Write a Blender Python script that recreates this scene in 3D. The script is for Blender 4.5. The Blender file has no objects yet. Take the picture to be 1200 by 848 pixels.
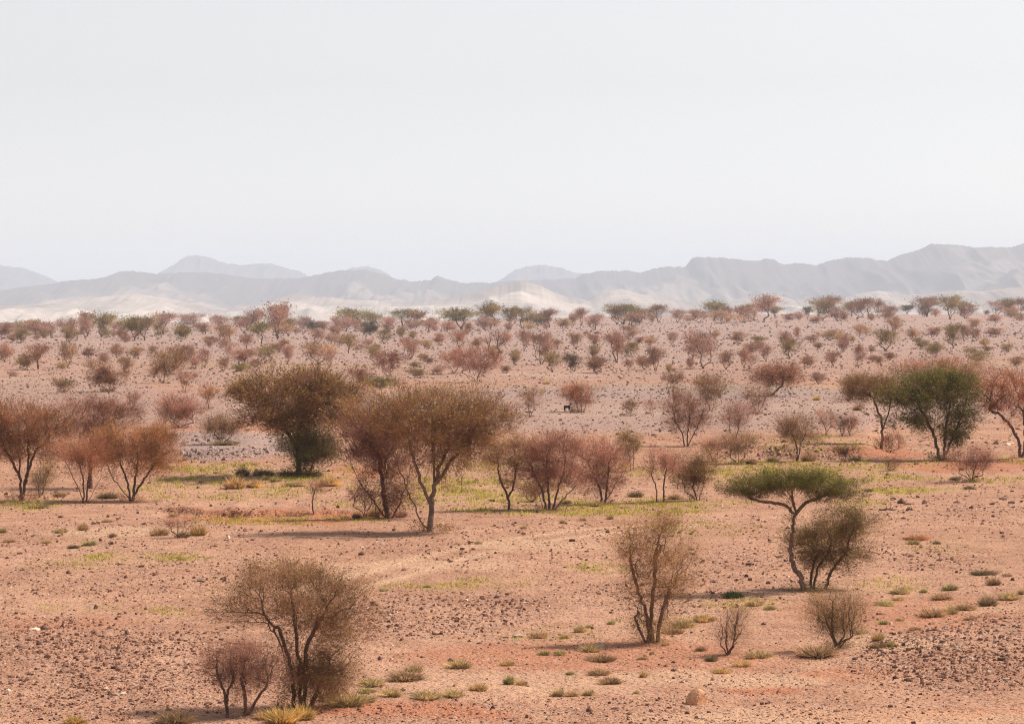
import bpy, math, random
import numpy as np
from mathutils import Vector

# ------------------------------------------------------------------ camera, sky, sun, exposure
SC = bpy.context.scene
COL = SC.collection
F, HC, YH = 3333.0, 9.75, 352.0            # focal length in pixels of the 1200-wide frame, eye height, horizon row
PITCH = math.atan((424.0 - YH) / F)

cam_d = bpy.data.cameras.new('camera')
cam = bpy.data.objects.new('camera', cam_d); COL.objects.link(cam)
cam_d.sensor_width = 36.0
cam_d.lens = 36.0 * F / 1200.0
cam_d.clip_start, cam_d.clip_end = 1.0, 60000.0
cam.location = (0, 0, HC)
cam.rotation_euler = (math.pi / 2 - PITCH, 0, 0)
SC.camera = cam

SUN_EL, SUN_AZ = math.radians(50), math.radians(66)      # azimuth clockwise from +Y (view direction)
w = bpy.data.worlds.new('World'); SC.world = w; w.use_nodes = True
nt = w.node_tree
bg = nt.nodes['Background']
sky = nt.nodes.new('ShaderNodeTexSky'); sky.sky_type = 'NISHITA'; sky.sun_disc = False
sky.sun_elevation, sky.sun_rotation = SUN_EL, SUN_AZ
sky.altitude, sky.air_density, sky.dust_density, sky.ozone_density = 1000, 1.1, 1.2, 0.3
hs = nt.nodes.new('ShaderNodeHueSaturation'); hs.inputs['Saturation'].default_value = 0.14      # dusty, nearly colourless desert sky
nt.links.new(sky.outputs[0], hs.inputs['Color']); nt.links.new(hs.outputs[0], bg.inputs[0]); bg.inputs[1].default_value = 0.097

sd = bpy.data.lights.new('sun', 'SUN'); sd.energy = 5.0; sd.angle = math.radians(0.6); sd.color = (1.0, 0.91, 0.79)
sun = bpy.data.objects.new('sun', sd); COL.objects.link(sun)
to_sun = Vector((math.cos(SUN_EL) * math.sin(SUN_AZ), math.cos(SUN_EL) * math.cos(SUN_AZ), math.sin(SUN_EL)))
sun.rotation_euler = to_sun.to_track_quat('Z', 'Y').to_euler()
sun.location = (30, 60, 60)

vs = SC.view_settings
vs.view_transform = 'Standard'; vs.look = 'None'; vs.exposure = 0.46; vs.gamma = 1.0; vs.use_curve_mapping = False
cy = SC.cycles
cy.use_denoising = True; cy.filter_width = 1.15; cy.denoising_prefilter = 'NONE'
cy.max_bounces = 5; cy.diffuse_bounces = 3; cy.glossy_bounces = 1; cy.transmission_bounces = 3; cy.volume_bounces = 1

rng = np.random.default_rng(7)
random.seed(7)

# ------------------------------------------------------------------ noise and terrain height
def _hash(i, j, s):
    h = (i.astype(np.int64) * 374761393 + j.astype(np.int64) * 668265263 + s * 974711) & 0xFFFFFFFF
    h = ((h ^ (h >> 13)) * 1274126177) & 0xFFFFFFFF
    h = h ^ (h >> 16)
    return (h & 0xFFFF) / 65535.0
def vnoise(x, y, s=0):
    i = np.floor(x); j = np.floor(y); fx = x - i; fy = y - j
    fx = fx * fx * (3 - 2 * fx); fy = fy * fy * (3 - 2 * fy)
    a = _hash(i, j, s); b = _hash(i + 1, j, s); c = _hash(i, j + 1, s); d = _hash(i + 1, j + 1, s)
    return (a + (b - a) * fx) * (1 - fy) + (c + (d - c) * fx) * fy
def fbm(x, y, s=0, o=4):
    v = 0.0; a = 0.5; t = 0.0
    for k in range(o):
        v = v + a * vnoise(x, y, s + k * 17); t += a; a *= 0.5; x = x * 2.03 + 11.3; y = y * 2.03 + 5.7
    return v / t
def sst(a, b, x):
    t = np.clip((x - a) / (b - a), 0, 1); return t * t * (3 - 2 * t)

def bank_b(x):  return 131.0 + 3.2 * (vnoise(x / 4.0, x * 0, 3) - .5) + 1.5 * (vnoise(x / 1.3, x * 0, 4) - .5) + .5 * (vnoise(x / .35, x * 0, 7) - .5) - 0.25 * (x + 10)
def bank_a(x):  return 172.0 + 7.0 * (vnoise(x / 11.0, x * 0, 5) - .5) + 2.0 * (vnoise(x / 3.0, x * 0, 6) - .5)
def ground_h(x, y, fine=True):
    x = np.asarray(x, float); y = np.asarray(y, float)
    u = x / np.maximum(y, 30.0)
    h = 0.55 * (fbm(x / 38, y / 70, 21, 3) - .5) * sst(20, 60, y)
    h = h + 2.4 * np.tanh(x / 110.0) * sst(650, 1150, y)
    ma = np.clip(sst(-.075, -.10, u) + sst(.07, .09, u) * sst(.135, .12, u) + .25, 0, 1)
    wa = 1.2
    h = h + (0.75 * ma * sst(-wa, wa, y - bank_a(x)) + .15 * sst(0, 30, y - bank_a(x))) * (1 - .8 * sst(220, 500, y))
    mb = sst(-.128, -.118, u) * sst(-.035, -.05, u)
    mb = mb * np.clip(2.2 * fbm(x / 2.2, y * 0 + 3.1, 81, 3) - .55, 0, 1)
    h = h + 0.36 * mb * sst(-.22, .12, y - bank_b(x)) * (1 - sst(133, 150, y))
    h = h - 0.30 * mb * np.exp(-((y - bank_b(x) + 2.2) / 2.0) ** 2)
    h = h - 0.35 * np.exp(-((y - 152 - 4 * np.sin(x / 9)) / 9.0) ** 2)
    h = h + 0.65 * np.exp(-((x - 13.6) / 4.6) ** 2 - ((y - 77.5) / 4.0) ** 2)
    h = h + 0.25 * np.exp(-((x + 13.0) / 6.0) ** 2 - ((y - 79.0) / 5.0) ** 2)
    h = h - 62.0 * sst(1480, 3300, y)
    if fine:
        fade = 1 - sst(150, 420, y)
        h = h + (0.075 * (fbm(x / 1.4, y / 2.2, 31, 3) - .5) + 0.25 * (fbm(x / 7, y / 11, 33, 2) - .5)) * (.3 + .7 * fade)
    return h

CP, SP = math.cos(PITCH), math.sin(PITCH)
def ray(px, py):
    a = (px - 600.0) / F; b = -(py - 424.0) / F
    return a, CP + b * SP, -SP + b * CP            # world direction (x, y, z)
GY = np.concatenate([np.linspace(-90, 40, 14), np.sort(np.concatenate([np.geomspace(45, 1500, 640), np.linspace(126.013, 137.017, 70), np.linspace(165.011, 181.013, 50)])), np.geomspace(1530, 3300, 40), np.geomspace(3500, 17500, 26)])
UF = np.linspace(-.235, .235, 372)
GU = np.concatenate([[-.8, -.55, -.40, -.30], UF, [.30, .40, .55, .8]])
def ground_grid():
    Y, U = np.meshgrid(GY, GU, indexing='ij')
    X = np.where(Y < 60, U * (60 + (60 - Y) * .6), U * np.maximum(Y, 60.0))
    return X, Y, ground_h(X, Y)
GX, GYY, GZ = ground_grid()
def hit(px, py, ymax=1500.0):
    """where a pixel's ray first meets the ground sheet -> x, y, z arrays (x / y is constant along a ray, so one grid column serves)"""
    px = np.atleast_1d(np.asarray(px, float)); py = np.atleast_1d(np.asarray(py, float))
    dx, dy, dz = ray(px, py)
    u, dz = dx / dy, dz / dy
    c = np.clip((u - UF[0]) / (UF[1] - UF[0]), 0, len(UF) - 1.001); ci = c.astype(int); cf = c - ci; ci = ci + 4
    r0 = int(np.searchsorted(GY, 60)); r1 = int(np.searchsorted(GY, ymax + 1)) - 1
    y = np.full(px.shape, GY[r1]); done = np.zeros(px.shape, bool); prev = None
    for r in range(r0, r1 + 1):
        d = HC + dz * GY[r] - (GZ[r, ci] * (1 - cf) + GZ[r, ci + 1] * cf)
        if prev is not None:
            new = (d <= 0) & ~done
            if new.any():
                t = prev[new] / (prev[new] - d[new] + 1e-9); y[new] = GY[r - 1] + (GY[r] - GY[r - 1]) * t; done |= new
                if done.all(): break
        prev = np.maximum(d, 1e-6)
    r = np.clip(np.searchsorted(GY, y) - 1, 0, len(GY) - 2); t = (y - GY[r]) / (GY[r + 1] - GY[r])
    col = lambda k: GZ[k, ci] * (1 - cf) + GZ[k, ci + 1] * cf
    return u * y, y, col(r) * (1 - t) + col(r + 1) * t
def project(x, y, z):
    X = x; Z = y * CP - (z - HC) * SP; Y = y * SP + (z - HC) * CP
    return 600 + F * X / Z, 424 - F * Y / Z

# ------------------------------------------------------------------ zones of the ground (what lies where)
def ell(px, py, L):
    v = np.zeros_like(px)
    for (cx, cyy, rx, ry, wt) in L:
        d = ((px - cx) / rx) ** 2 + ((py - cyy) / ry) ** 2
        v = np.maximum(v, wt * sst(1.35, .45, d))
    return v
GRAVEL = [(110, 788, 200, 58, 1.0), (20, 740, 120, 22, .9), (480, 722, 150, 27, .95), (560, 712, 110, 18, .8), (1115, 775, 125, 42, 1.0), (1180, 745, 70, 26, 1.0),
          (770, 700, 120, 20, .55), (880, 668, 130, 26, .6), (1090, 594, 130, 18, .4), (1060, 652, 100, 16, .5), (240, 521, 110, 15, 1.1), (60, 455, 110, 15, .9),
          (250, 440, 160, 14, .9), (780, 459, 260, 9, .9), (760, 508, 70, 10, .55), (900, 530, 60, 17, .9), (980, 533, 40, 14, .6), (1120, 522, 60, 12, .5),
          (600, 400, 900, 30, .75), (600, 430, 900, 26, .55), (150, 640, 190, 40, .3), (640, 635, 220, 30, .3), (700, 840, 320, 25, .3), (130, 668, 200, 30, .35), (960, 480, 200, 26, .5), (700, 490, 160, 22, .45), (60, 490, 120, 20, .4)]
GREY = [(760, 478, 460, 30, .68), (120, 478, 230, 26, .6), (600, 385, 900, 22, .9), (900, 371, 700, 14, .75), (240, 521, 125, 17, .85), (780, 460, 280, 10, .9), (60, 456, 120, 18, .6), (600, 398, 900, 34, .75), (640, 430, 900, 18, .45), (890, 480, 330, 14, .35), (300, 441, 160, 14, .5)]
GREEN = [(560, 580, 120, 12, .8), (450, 590, 80, 8, .5), (700, 600, 140, 5, .95), (300, 562, 120, 7, .8), (940, 560, 160, 8, .8), (30, 591, 55, 8, .9), (245, 548, 72, 7, 1.0), (250, 576, 120, 12, .55), (340, 570, 80, 10, .5), (440, 560, 60, 16, .4), (560, 570, 90, 14, .75), (545, 548, 60, 8, .7), (645, 598, 115, 6, 1.0),
         (760, 590, 110, 7, .95), (730, 552, 60, 8, .6), (900, 556, 130, 10, .85), (880, 545, 60, 8, .8), (1010, 545, 120, 5, .85), (1060, 575, 62, 5, .95), (1160, 563, 60, 5, .6), (1185, 540, 30, 6, .7), (170, 653, 75, 6, .75),
         (70, 660, 60, 6, .35), (90, 712, 60, 6, .35), (190, 716, 26, 5, .6), (515, 686, 75, 5, .7), (590, 682, 50, 8, .5), (700, 665, 40, 9, .6), (1100, 640, 60, 8, .3), (1050, 685, 60, 10, .35), (660, 745, 70, 14, .3),
         (770, 730, 60, 10, .35), (830, 620, 60, 10, .3), (1010, 590, 40, 6, .5), (330, 610, 120, 6, .6), (820, 455, 300, 6, .2), (260, 428, 200, 5, .25), (1150, 425, 120, 6, .35), (960, 520, 90, 12, .45), (890, 710, 60, 10, .4)]
PALE = [(640, 640, 130, 6, .6), (500, 662, 110, 6, .5), (140, 624, 90, 7, .7), (830, 795, 150, 10, .7), (1040, 752, 70, 12, .6), (600, 800, 220, 12, .4), (1000, 842, 260, 10, .6), (720, 483, 90, 6, .9), (850, 478, 220, 4, .6), (60, 445, 120, 4, .5), (640, 438, 60, 4, .6),
        (1140, 715, 70, 6, .5), (350, 555, 80, 8, .4), (950, 478, 120, 5, .5)]
RED = [(890, 806, 60, 6, .8), (1080, 838, 180, 5, .9), (470, 834, 140, 9, .7), (330, 606, 130, 8, .8), (60, 730, 120, 8, .35), (700, 770, 240, 20, .45), (1130, 545, 90, 8, .8), (420, 553, 50, 8, .7), (990, 790, 60, 8, .5), (250, 500, 140, 8, .3), (1040, 530, 60, 7, .6), (1060, 720, 140, 20, .35)]

# ------------------------------------------------------------------ node helpers and materials
def mat(name):
    m = bpy.data.materials.new(name); m.use_nodes = True
    t = m.node_tree; b = t.nodes['Principled BSDF']
    b.inputs['Roughness'].default_value = .95; b.inputs['Specular IOR Level'].default_value = .1
    return m, t, b
def nd(t, kind, **kw):
    n = t.nodes.new(kind)
    for k, v in kw.items():
        if k.startswith('_'): setattr(n, k[1:], v)
        else: n.inputs[k].default_value = v
    return n
def mix(t, fac, a, b, mode='MIX'):
    n = t.nodes.new('ShaderNodeMix'); n.data_type = 'RGBA'; n.blend_type = mode
    for s, v in ((0, fac), (6, a), (7, b)):
        if hasattr(v, 'is_output'): t.links.new(v, n.inputs[s])
        else: n.inputs[s].default_value = v if s == 0 else (*v, 1)
    return n.outputs[2]
def ramp(t, src, lo, hi, a=0.0, b=1.0):
    n = t.nodes.new('ShaderNodeMapRange'); n.interpolation_type = 'SMOOTHSTEP'
    t.links.new(src, n.inputs[0])
    for i, v in zip((1, 2, 3, 4), (lo, hi, a, b)): n.inputs[i].default_value = v
    return n.outputs[0]
def math_n(t, op, a, b=None):
    n = t.nodes.new('ShaderNodeMath'); n.operation = op
    for i, v in enumerate((a, b)):
        if v is None: continue
        if hasattr(v, 'is_output'): t.links.new(v, n.inputs[i])
        else: n.inputs[i].default_value = v
    return n.outputs[0]
def noise(t, vec, scale, detail=3.0, rough=.55):
    n = nd(t, 'ShaderNodeTexNoise', Scale=scale, Detail=detail, Roughness=rough); t.links.new(vec, n.inputs['Vector']); return n.outputs[0]

def ground_material():
    m, t, b = mat('desert_ground')
    vec = t.nodes.new('ShaderNodeTexCoord').outputs['Object']
    at = lambda n: nd(t, 'ShaderNodeAttribute', _attribute_name=n).outputs['Fac']
    n1 = noise(t, vec, .09, 4); n2 = noise(t, vec, .9, 5, .6); n3 = noise(t, vec, 7.0, 3, .6); n4 = noise(t, vec, .35, 4, .65)
    c = mix(t, ramp(t, n1, .35, .65), (.375, .196, .129), (.465, .260, .176))
    c = mix(t, ramp(t, n2, .35, .7, 0, .6), c, (.30, .138, .082))
    c = mix(t, ramp(t, n4, .45, .70, 0, .45), c, (.55, .315, .20))
    c = mix(t, at('red'), c, (.40, .140, .070))
    c = mix(t, at('pale'), c, (.52, .325, .21))
    c = mix(t, at('grey'), c, mix(t, ramp(t, n2, .3, .7), (.30, .205, .185), (.37, .265, .24)))
    c = mix(t, math_n(t, 'MULTIPLY', at('green'), ramp(t, n2, .40, .66, .03, .40)), c, (.42, .32, .10))
    # pebbles too small to be told apart: voronoi cells, some dark, some pale
    for sc, wgt in ((5.0, 1.0), (13.0, .8)):
        v = nd(t, 'ShaderNodeTexVoronoi', Scale=sc); t.links.new(vec, v.inputs['Vector'])
        sep = t.nodes.new('ShaderNodeSeparateColor'); t.links.new(v.outputs['Color'], sep.inputs[0])
        core = ramp(t, v.outputs['Distance'], .42, .25)
        amt = math_n(t, 'ADD', math_n(t, 'MULTIPLY', at('gravel'), .55), .20)
        on = math_n(t, 'LESS_THAN', sep.outputs[0], amt)
        f = math_n(t, 'MULTIPLY', math_n(t, 'MULTIPLY', core, on), .75 * wgt)
        peb = mix(t, ramp(t, sep.outputs[1], .2, .9), (.11, .06, .045), (.46, .32, .26))
        c = mix(t, f, c, peb)
    t.links.new(c, b.inputs['Base Color'])
    bp = nd(t, 'ShaderNodeBump', Strength=1.0, Distance=.20)
    hsum = math_n(t, 'ADD', n3, math_n(t, 'MULTIPLY', n2, 1.5)); t.links.new(hsum, bp.inputs['Height'])
    t.links.new(bp.outputs[0], b.inputs['Normal'])
    return m

def hill_material(name, dark, pale, lo, hi, sc):
    m, t, b = mat(name)
    vec = t.nodes.new('ShaderNodeTexCoord').outputs['Object']
    n1 = noise(t, vec, sc, 5, .55); n2 = noise(t, vec, sc * 9, 4, .6)
    at = nd(t, 'ShaderNodeAttribute', _attribute_name='sand').outputs['Fac']
    f = ramp(t, math_n(t, 'ADD', math_n(t, 'MULTIPLY', n1, .7), at), lo, hi)
    c = mix(t, f, dark, pale)
    c = mix(t, ramp(t, n2, .4, .65, 0, .35), c, tuple(.6 * k for k in dark))
    t.links.new(c, b.inputs['Base Color'])
    return m

def leafy(name, col, var=.35, trans=.35):
    m = bpy.data.materials.new(name); m.use_nodes = True; t = m.node_tree
    t.nodes.remove(t.nodes['Principled BSDF']); out = t.nodes['Material Output']
    vec = t.nodes.new('ShaderNodeTexCoord').outputs['Object']
    g = t.nodes.new('ShaderNodeNewGeometry'); oi = t.nodes.new('ShaderNodeObjectInfo')
    f = ramp(t, g.outputs['Random Per Island'], 0, 1, 1 - var, 1 + var)
    f2 = ramp(t, oi.outputs['Random'], 0, 1, .88, 1.12)
    f3 = ramp(t, noise(t, vec, 1.4, 3), .32, .68, .62, 1.35)
    k = math_n(t, 'MULTIPLY', math_n(t, 'MULTIPLY', f, f2), f3)
    c = mix(t, 1.0, col, k, 'MULTIPLY')
    d = t.nodes.new('ShaderNodeBsdfDiffuse'); tr = t.nodes.new('ShaderNodeBsdfTranslucent'); ms = t.nodes.new('ShaderNodeMixShader')
    t.links.new(c, d.inputs[0]); t.links.new(c, tr.inputs[0]); ms.inputs[0].default_value = trans
    t.links.new(d.outputs[0], ms.inputs[1]); t.links.new(tr.outputs[0], ms.inputs[2]); t.links.new(ms.outputs[0], out.inputs['Surface'])
    return m

def bark_material(name, a, b_):
    m, t, b = mat(name)
    vec = t.nodes.new('ShaderNodeTexCoord').outputs['Object']
    n = noise(t, vec, 9.0, 4, .65)
    t.links.new(mix(t, ramp(t, n, .35, .65), a, b_), b.inputs['Base Color'])
    bp = nd(t, 'ShaderNodeBump', Strength=.6, Distance=.03); t.links.new(n, bp.inputs['Height']); t.links.new(bp.outputs[0], b.inputs['Normal'])
    return m

def stone_material():
    m, t, b = mat('desert_stone')
    at = nd(t, 'ShaderNodeAttribute', _attribute_name='tone').outputs['Color']
    vec = t.nodes.new('ShaderNodeTexCoord').outputs['Object']
    n = noise(t, vec, 14.0, 4, .6)
    t.links.new(mix(t, 1.0, at, mix(t, ramp(t, n, .3, .7), (.7, .7, .7), (1.25, 1.2, 1.15)), 'MULTIPLY'), b.inputs['Base Color'])
    b.inputs['Roughness'].default_value = .8
    return m
def rock_material(name, a, b_):
    m, t, b = mat(name)
    vec = t.nodes.new('ShaderNodeTexCoord').outputs['Object']; oi = t.nodes.new('ShaderNodeObjectInfo')
    n = noise(t, vec, 6.0, 5, .65)
    c = mix(t, ramp(t, n, .3, .7), a, b_)
    c = mix(t, 1.0, c, ramp(t, oi.outputs['Random'], 0, 1, .65, 1.35), 'MULTIPLY')
    t.links.new(c, b.inputs['Base Color']); b.inputs['Roughness'].default_value = .85
    bp = nd(t, 'ShaderNodeBump', Strength=.8, Distance=.03); t.links.new(n, bp.inputs['Height']); t.links.new(bp.outputs[0], b.inputs['Normal'])
    return m

M_GROUND = ground_material()
TW = {'pk': (.44, .215, .155), 'rd': (.42, .185, .120), 'or': (.42, .210, .112), 'br': (.31, .152, .098), 'ol': (.34, .20, .105), 'gr': (.22, .14, .078), 'dk': (.16, .095, .07), 'tan': (.50, .32, .165), 'pu': (.27, .122, .092)}
LF = {'pk': (.40, .22, .14), 'rd': (.40, .18, .095), 'or': (.41, .225, .095), 'br': (.28, .165, .08), 'ol': (.27, .20, .06), 'gr': (.175, .19, .036), 'dk': (.11, .105, .045), 'tan': (.48, .32, .125), 'pu': (.25, .13, .085), 'ky': (.35, .24, .075)}
TWF = {'pk': (.54, .335, .275), 'rd': (.50, .285, .215), 'or': (.53, .33, .22), 'br': (.42, .24, .175), 'ol': (.42, .29, .165), 'gr': (.29, .21, .115), 'dk': (.20, .14, .105), 'tan': (.54, .37, .21)}  # paler twig set for the far trees: distance haze put into the colour
M_TWF = {k: leafy('hazed_twig_' + k, v, .30, .15) for k, v in TWF.items()}
M_TW = {k: leafy('twig_' + k, v, .30, .15) for k, v in TW.items()}
M_LF = {k: leafy('leaf_' + k, v, .40, .40) for k, v in LF.items()}
M_BARK = bark_material('acacia_bark', (.085, .052, .040), (.17, .105, .080))
M_BARK2 = bark_material('pale_grey_bark', (.14, .085, .062), (.25, .16, .12))  # paler bark tone for some near trunks and all far trees
M_STONE = stone_material()
M_ROCKS = {'dark': rock_material('dark_rock', (.11, .058, .042), (.21, .115, .085)), 'brown': rock_material('brown_rock', (.24, .13, .09), (.38, .225, .16)),
           'pale': rock_material('pale_rock', (.50, .36, .27), (.64, .49, .385)), 'orange': rock_material('orange_rock', (.50, .215, .10), (.68, .41, .25)), 'grey': rock_material('grey_rock', (.27, .19, .15), (.40, .29, .235))}
TUFT = {'ol': (.50, .36, .18), 'gn': (.41, .34, .14), 'br': (.43, .27, .15), 'tan': (.58, .38, .18), 'dk': (.28, .20, .11), 'yl': (.57, .375, .14), 'dg': (.085, .11, .055), 'rd': (.48, .23, .12)}
M_TUFT = {k: leafy('grass_' + k, v, .40, .30) for k, v in TUFT.items()}
M_SPROUT = leafy('sprout_green', (.48, .42, .075), .35, .4)

# ------------------------------------------------------------------ mesh helpers
def mesh_from(name, verts, faces_flat, nper, mats=(), midx=None, smooth=False, attrs=None):
    """faces_flat (n, nper) int array -> mesh, fast"""
    me = bpy.data.meshes.new(name)
    verts = np.ascontiguousarray(verts, np.float32); faces_flat = np.ascontiguousarray(faces_flat, np.int32)
    me.vertices.add(len(verts)); me.vertices.foreach_set('co', verts.ravel())
    nf = len(faces_flat)
    me.loops.add(nf * nper); me.loops.foreach_set('vertex_index', faces_flat.ravel())
    me.polygons.add(nf); me.polygons.foreach_set('loop_start', np.arange(nf, dtype=np.int32) * nper)
    if midx is not None: me.polygons.foreach_set('material_index', np.ascontiguousarray(midx, np.int32))
    me.polygons.foreach_set('use_smooth', np.full(nf, smooth))
    for mm in mats: me.materials.append(mm)
    for k, v in (attrs or {}).items():
        if v.ndim == 1:
            a = me.attributes.new(k, 'FLOAT', 'POINT'); a.data.foreach_set('value', np.ascontiguousarray(v, np.float32))
        else:
            a = me.attributes.new(k, 'FLOAT_COLOR', 'POINT'); a.data.foreach_set('color', np.ascontiguousarray(v, np.float32).ravel())
    me.update(calc_edges=True)
    return me
def link(name, data, parent=None, loc=None, **props):
    o = bpy.data.objects.new(name, data); COL.objects.link(o)
    if parent is not None: o.parent = parent
    if loc is not None: o.location = loc
    for k, v in props.items(): o[k] = v
    return o
def thing(name, label, cat, loc, group=None):
    o = link(name, None, loc=loc, label=label, category=cat)
    o.empty_display_size = .2
    if group: o['group'] = group
    return o

# ------------------------------------------------------------------ ground sheet
def build_ground():
    X, Y, Z = GX, GYY, GZ
    nr, ncl = Y.shape
    V = np.stack([X, Y, Z], -1).reshape(-1, 3)
    i = np.arange(nr - 1)[:, None] * ncl + np.arange(ncl - 1)[None, :]
    Fc = np.stack([i, i + 1, i + 1 + ncl, i + ncl], -1).reshape(-1, 4)
    x, y, z = V.T
    ysafe = np.maximum(y, 40.0)
    px, py = project(x * ysafe / np.where(y < 40, 40, y), ysafe, np.where(y < 40, 0, z))
    wob = 26 * (fbm(x / 3.0, y / 9.0, 51, 3) - .5); wob2 = 9 * (fbm(x / 2.0, y / 6.0, 52, 3) - .5)
    pxw, pyw = px + wob * 2, py + wob2 * np.clip((py - 352) / 200, .25, 1.5)
    mod = np.clip(.35 + 1.3 * fbm(x / 5, y / 9, 61, 3), 0, 1.2)
    A = {'gravel': np.clip(ell(pxw, pyw, GRAVEL) * mod + .10, 0, 1), 'grey': ell(pxw, pyw, GREY) * np.clip(mod + .2, 0, 1), 'green': np.clip(ell(pxw, pyw, GREEN), 0, 1),
         'pale': ell(pxw, pyw, PALE) * np.clip(mod, 0, 1), 'red': ell(pxw, pyw, RED) * np.clip(mod, 0, 1)}
    uu = x / np.maximum(y, 30); mb = sst(-.128, -.118, uu) * sst(-.035, -.05, uu)
    tx, ty, _ = hit([380, 470, 540, 620, 700, 790], [692, 668, 648, 632, 622, 615])
    dt = np.full(x.shape, 99.0)
    for a0 in range(5):
        ex, ey = tx[a0 + 1] - tx[a0], ty[a0 + 1] - ty[a0]; L = math.hypot(ex, ey)
        q = np.clip(((x - tx[a0]) * ex + (y - ty[a0]) * ey) / L ** 2, 0, 1); dt = np.minimum(dt, np.hypot(x - tx[a0] - q * ex, y - ty[a0] - q * ey))
    rut = np.exp(-((dt - .9) / .38) ** 2)
    A['pale'] = np.maximum(A['pale'], rut * (.6 + .6 * fbm(x / 2, y / 5, 71, 2))); A['gravel'] = A['gravel'] * (1 - .7 * rut)
    A['red'] = np.maximum(A['red'], .6 * mb * np.exp(-((y - bank_b(x)) / .55) ** 2))
    me = mesh_from('ground', V, Fc, 4, [M_GROUND], None, True, A)
    return link('ground', me, kind='structure')
build_ground()

# ------------------------------------------------------------------ mountains
def range_mesh(name, prof, D, foot, depth, material, seed, rough, sand=0.0, step=1.6):
    pts = np.array(prof, float)
    px = np.arange(pts[0, 0], pts[-1, 0], step)
    py = np.interp(px, pts[:, 0], pts[:, 1])
    k = np.ones(3) / 3; py = np.convolve(np.pad(py, 1, 'edge'), k, 'valid')
    py = py + rough * ((np.abs(fbm(px / 5.0, px * 0, seed, 3) - .5) * 3 - .5) + (fbm(px / 26.0, px * 0, seed + 1, 2) - .5) * 2)
    x = (px - 600) / F * D
    R = HC + (YH - py) / F * D
    vv = np.concatenate([np.linspace(0, 1, 64), np.linspace(1.03, 1.6, 6)])
    V_, X = np.meshgrid(vv, x, indexing='ij'); Rr = np.broadcast_to(R, X.shape)
    wx = X + 260 * (fbm(X / 900, V_ * 3, seed + 3, 3) - .5) * (1 - V_)
    n = fbm(wx / 420, V_ * 1.6, seed + 5, 4); rid = 1 - np.abs(2 * n - 1)
    n2 = fbm(wx / 130, V_ * 3.0, seed + 9, 3); rid2 = 1 - np.abs(2 * n2 - 1)
    p = .70 + 3.0 * (1 - rid) + .9 * (1 - rid2)
    front = np.clip(V_, 0, 1) ** p
    back = np.where(V_ > 1, 1 - (V_ - 1) * .9, 1)
    n3_ = fbm(wx / 55 + V_ * 2, V_ * 6.0, seed + 21, 3); rid3 = 1 - np.abs(2 * n3_ - 1)
    gul = (46 * (rid2 - .7) + 16 * (rid3 - .7)) * np.sin(np.pi * np.clip(V_, 0, 1)) * (D / 12000)
    cliff = sst(.90, .975, V_ + .05 * (rid2 - .7)); top_ = .10 + .06 * (rid - .7)
    Z = foot + (Rr - foot) * ((1 - top_) * front + top_ * cliff) * back + gul
    Y = D - depth * (1 - V_) + 300 * (fbm(X / 700, V_ * 0 + 2.3, seed + 13, 2) - .5) * sst(1, .6, V_)
    V = np.stack([X, Y, Z], -1).reshape(-1, 3)
    nr, ncl = X.shape
    i = np.arange(nr - 1)[:, None] * ncl + np.arange(ncl - 1)[None, :]
    Fc = np.stack([i, i + 1, i + 1 + ncl, i + ncl], -1).reshape(-1, 4)
    low = (sand + .35 * (1 - front) + .5 * (rid - .75)).ravel()
    me = mesh_from(name, V, Fc, 4, [material], None, True, {'sand': low})
    return link(name, me, kind='structure')
MESA = [(-140, 305), (-60, 308), (0, 311), (28, 314), (45, 319), (58, 325), (66, 331), (80, 342), (110, 352), (160, 340), (180, 323), (190, 318), (205, 310), (215, 303), (224, 300), (240, 301), (250, 304), (266, 309), (285, 311), (298, 309),
        (318, 310), (340, 314), (352, 318), (360, 323), (372, 336), (392, 330), (402, 318), (412, 314), (432, 313), (445, 317), (456, 322), (470, 340), (520, 352), (560, 340), (590, 326), (604, 316), (618, 311), (632, 310), (655, 313), (668, 318), (690, 322), (702, 336), (740, 352), (1000, 352), (1360, 330)]
MAIN = [(-150, 342), (0, 340), (30, 336), (60, 333), (75, 330), (100, 327), (125, 325), (140, 318), (155, 317), (180, 320), (210, 319), (240, 319), (270, 323), (300, 326), (350, 327), (378, 321), (400, 317), (430, 316), (448, 321), (466, 328), (490, 330), (505, 328), (513, 322),
        (522, 327), (545, 331), (575, 331), (600, 330), (640, 328), (672, 326), (684, 321), (700, 317), (730, 318), (752, 320), (765, 315), (785, 312), (804, 312), (811, 301), (820, 301), (850, 303), (885, 307), (898, 304), (908, 306), (918, 311), (936, 309), (955, 311), (975, 305), (992, 301), (1015, 303), (1040, 305), (1052, 299),
        (1070, 294), (1086, 289), (1092, 286), (1120, 288), (1150, 290), (1185, 290), (1200, 285), (1240, 276), (1360, 282)]
FRONT = [(-150, 355), (-40, 356), (0, 357), (50, 358), (100, 350), (130, 346), (165, 345), (200, 350), (240, 358), (270, 362), (300, 358), (330, 348), (352, 346), (390, 349), (440, 353), (490, 354), (530, 349), (560, 342), (590, 333), (612, 329), (632, 334), (655, 345), (690, 352),
         (715, 341), (728, 339), (750, 345), (800, 354), (850, 353), (885, 347), (905, 345), (940, 352), (985, 350), (1010, 343), (1030, 340), (1060, 346), (1085, 345), (1110, 340), (1150, 341), (1200, 336), (1360, 340)]
M_FAR = hill_material('mesa_rock', (.085, .070, .07), (.25, .20, .18), .9, 1.4, .0011)
M_MAIN = hill_material('mountain_rock', (.085, .066, .064), (.42, .335, .28), .47, .9, .0012)
M_PALE = hill_material('pale_hill_sand', (.20, .155, .135), (.57, .475, .40), .44, .92, .0016)
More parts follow.
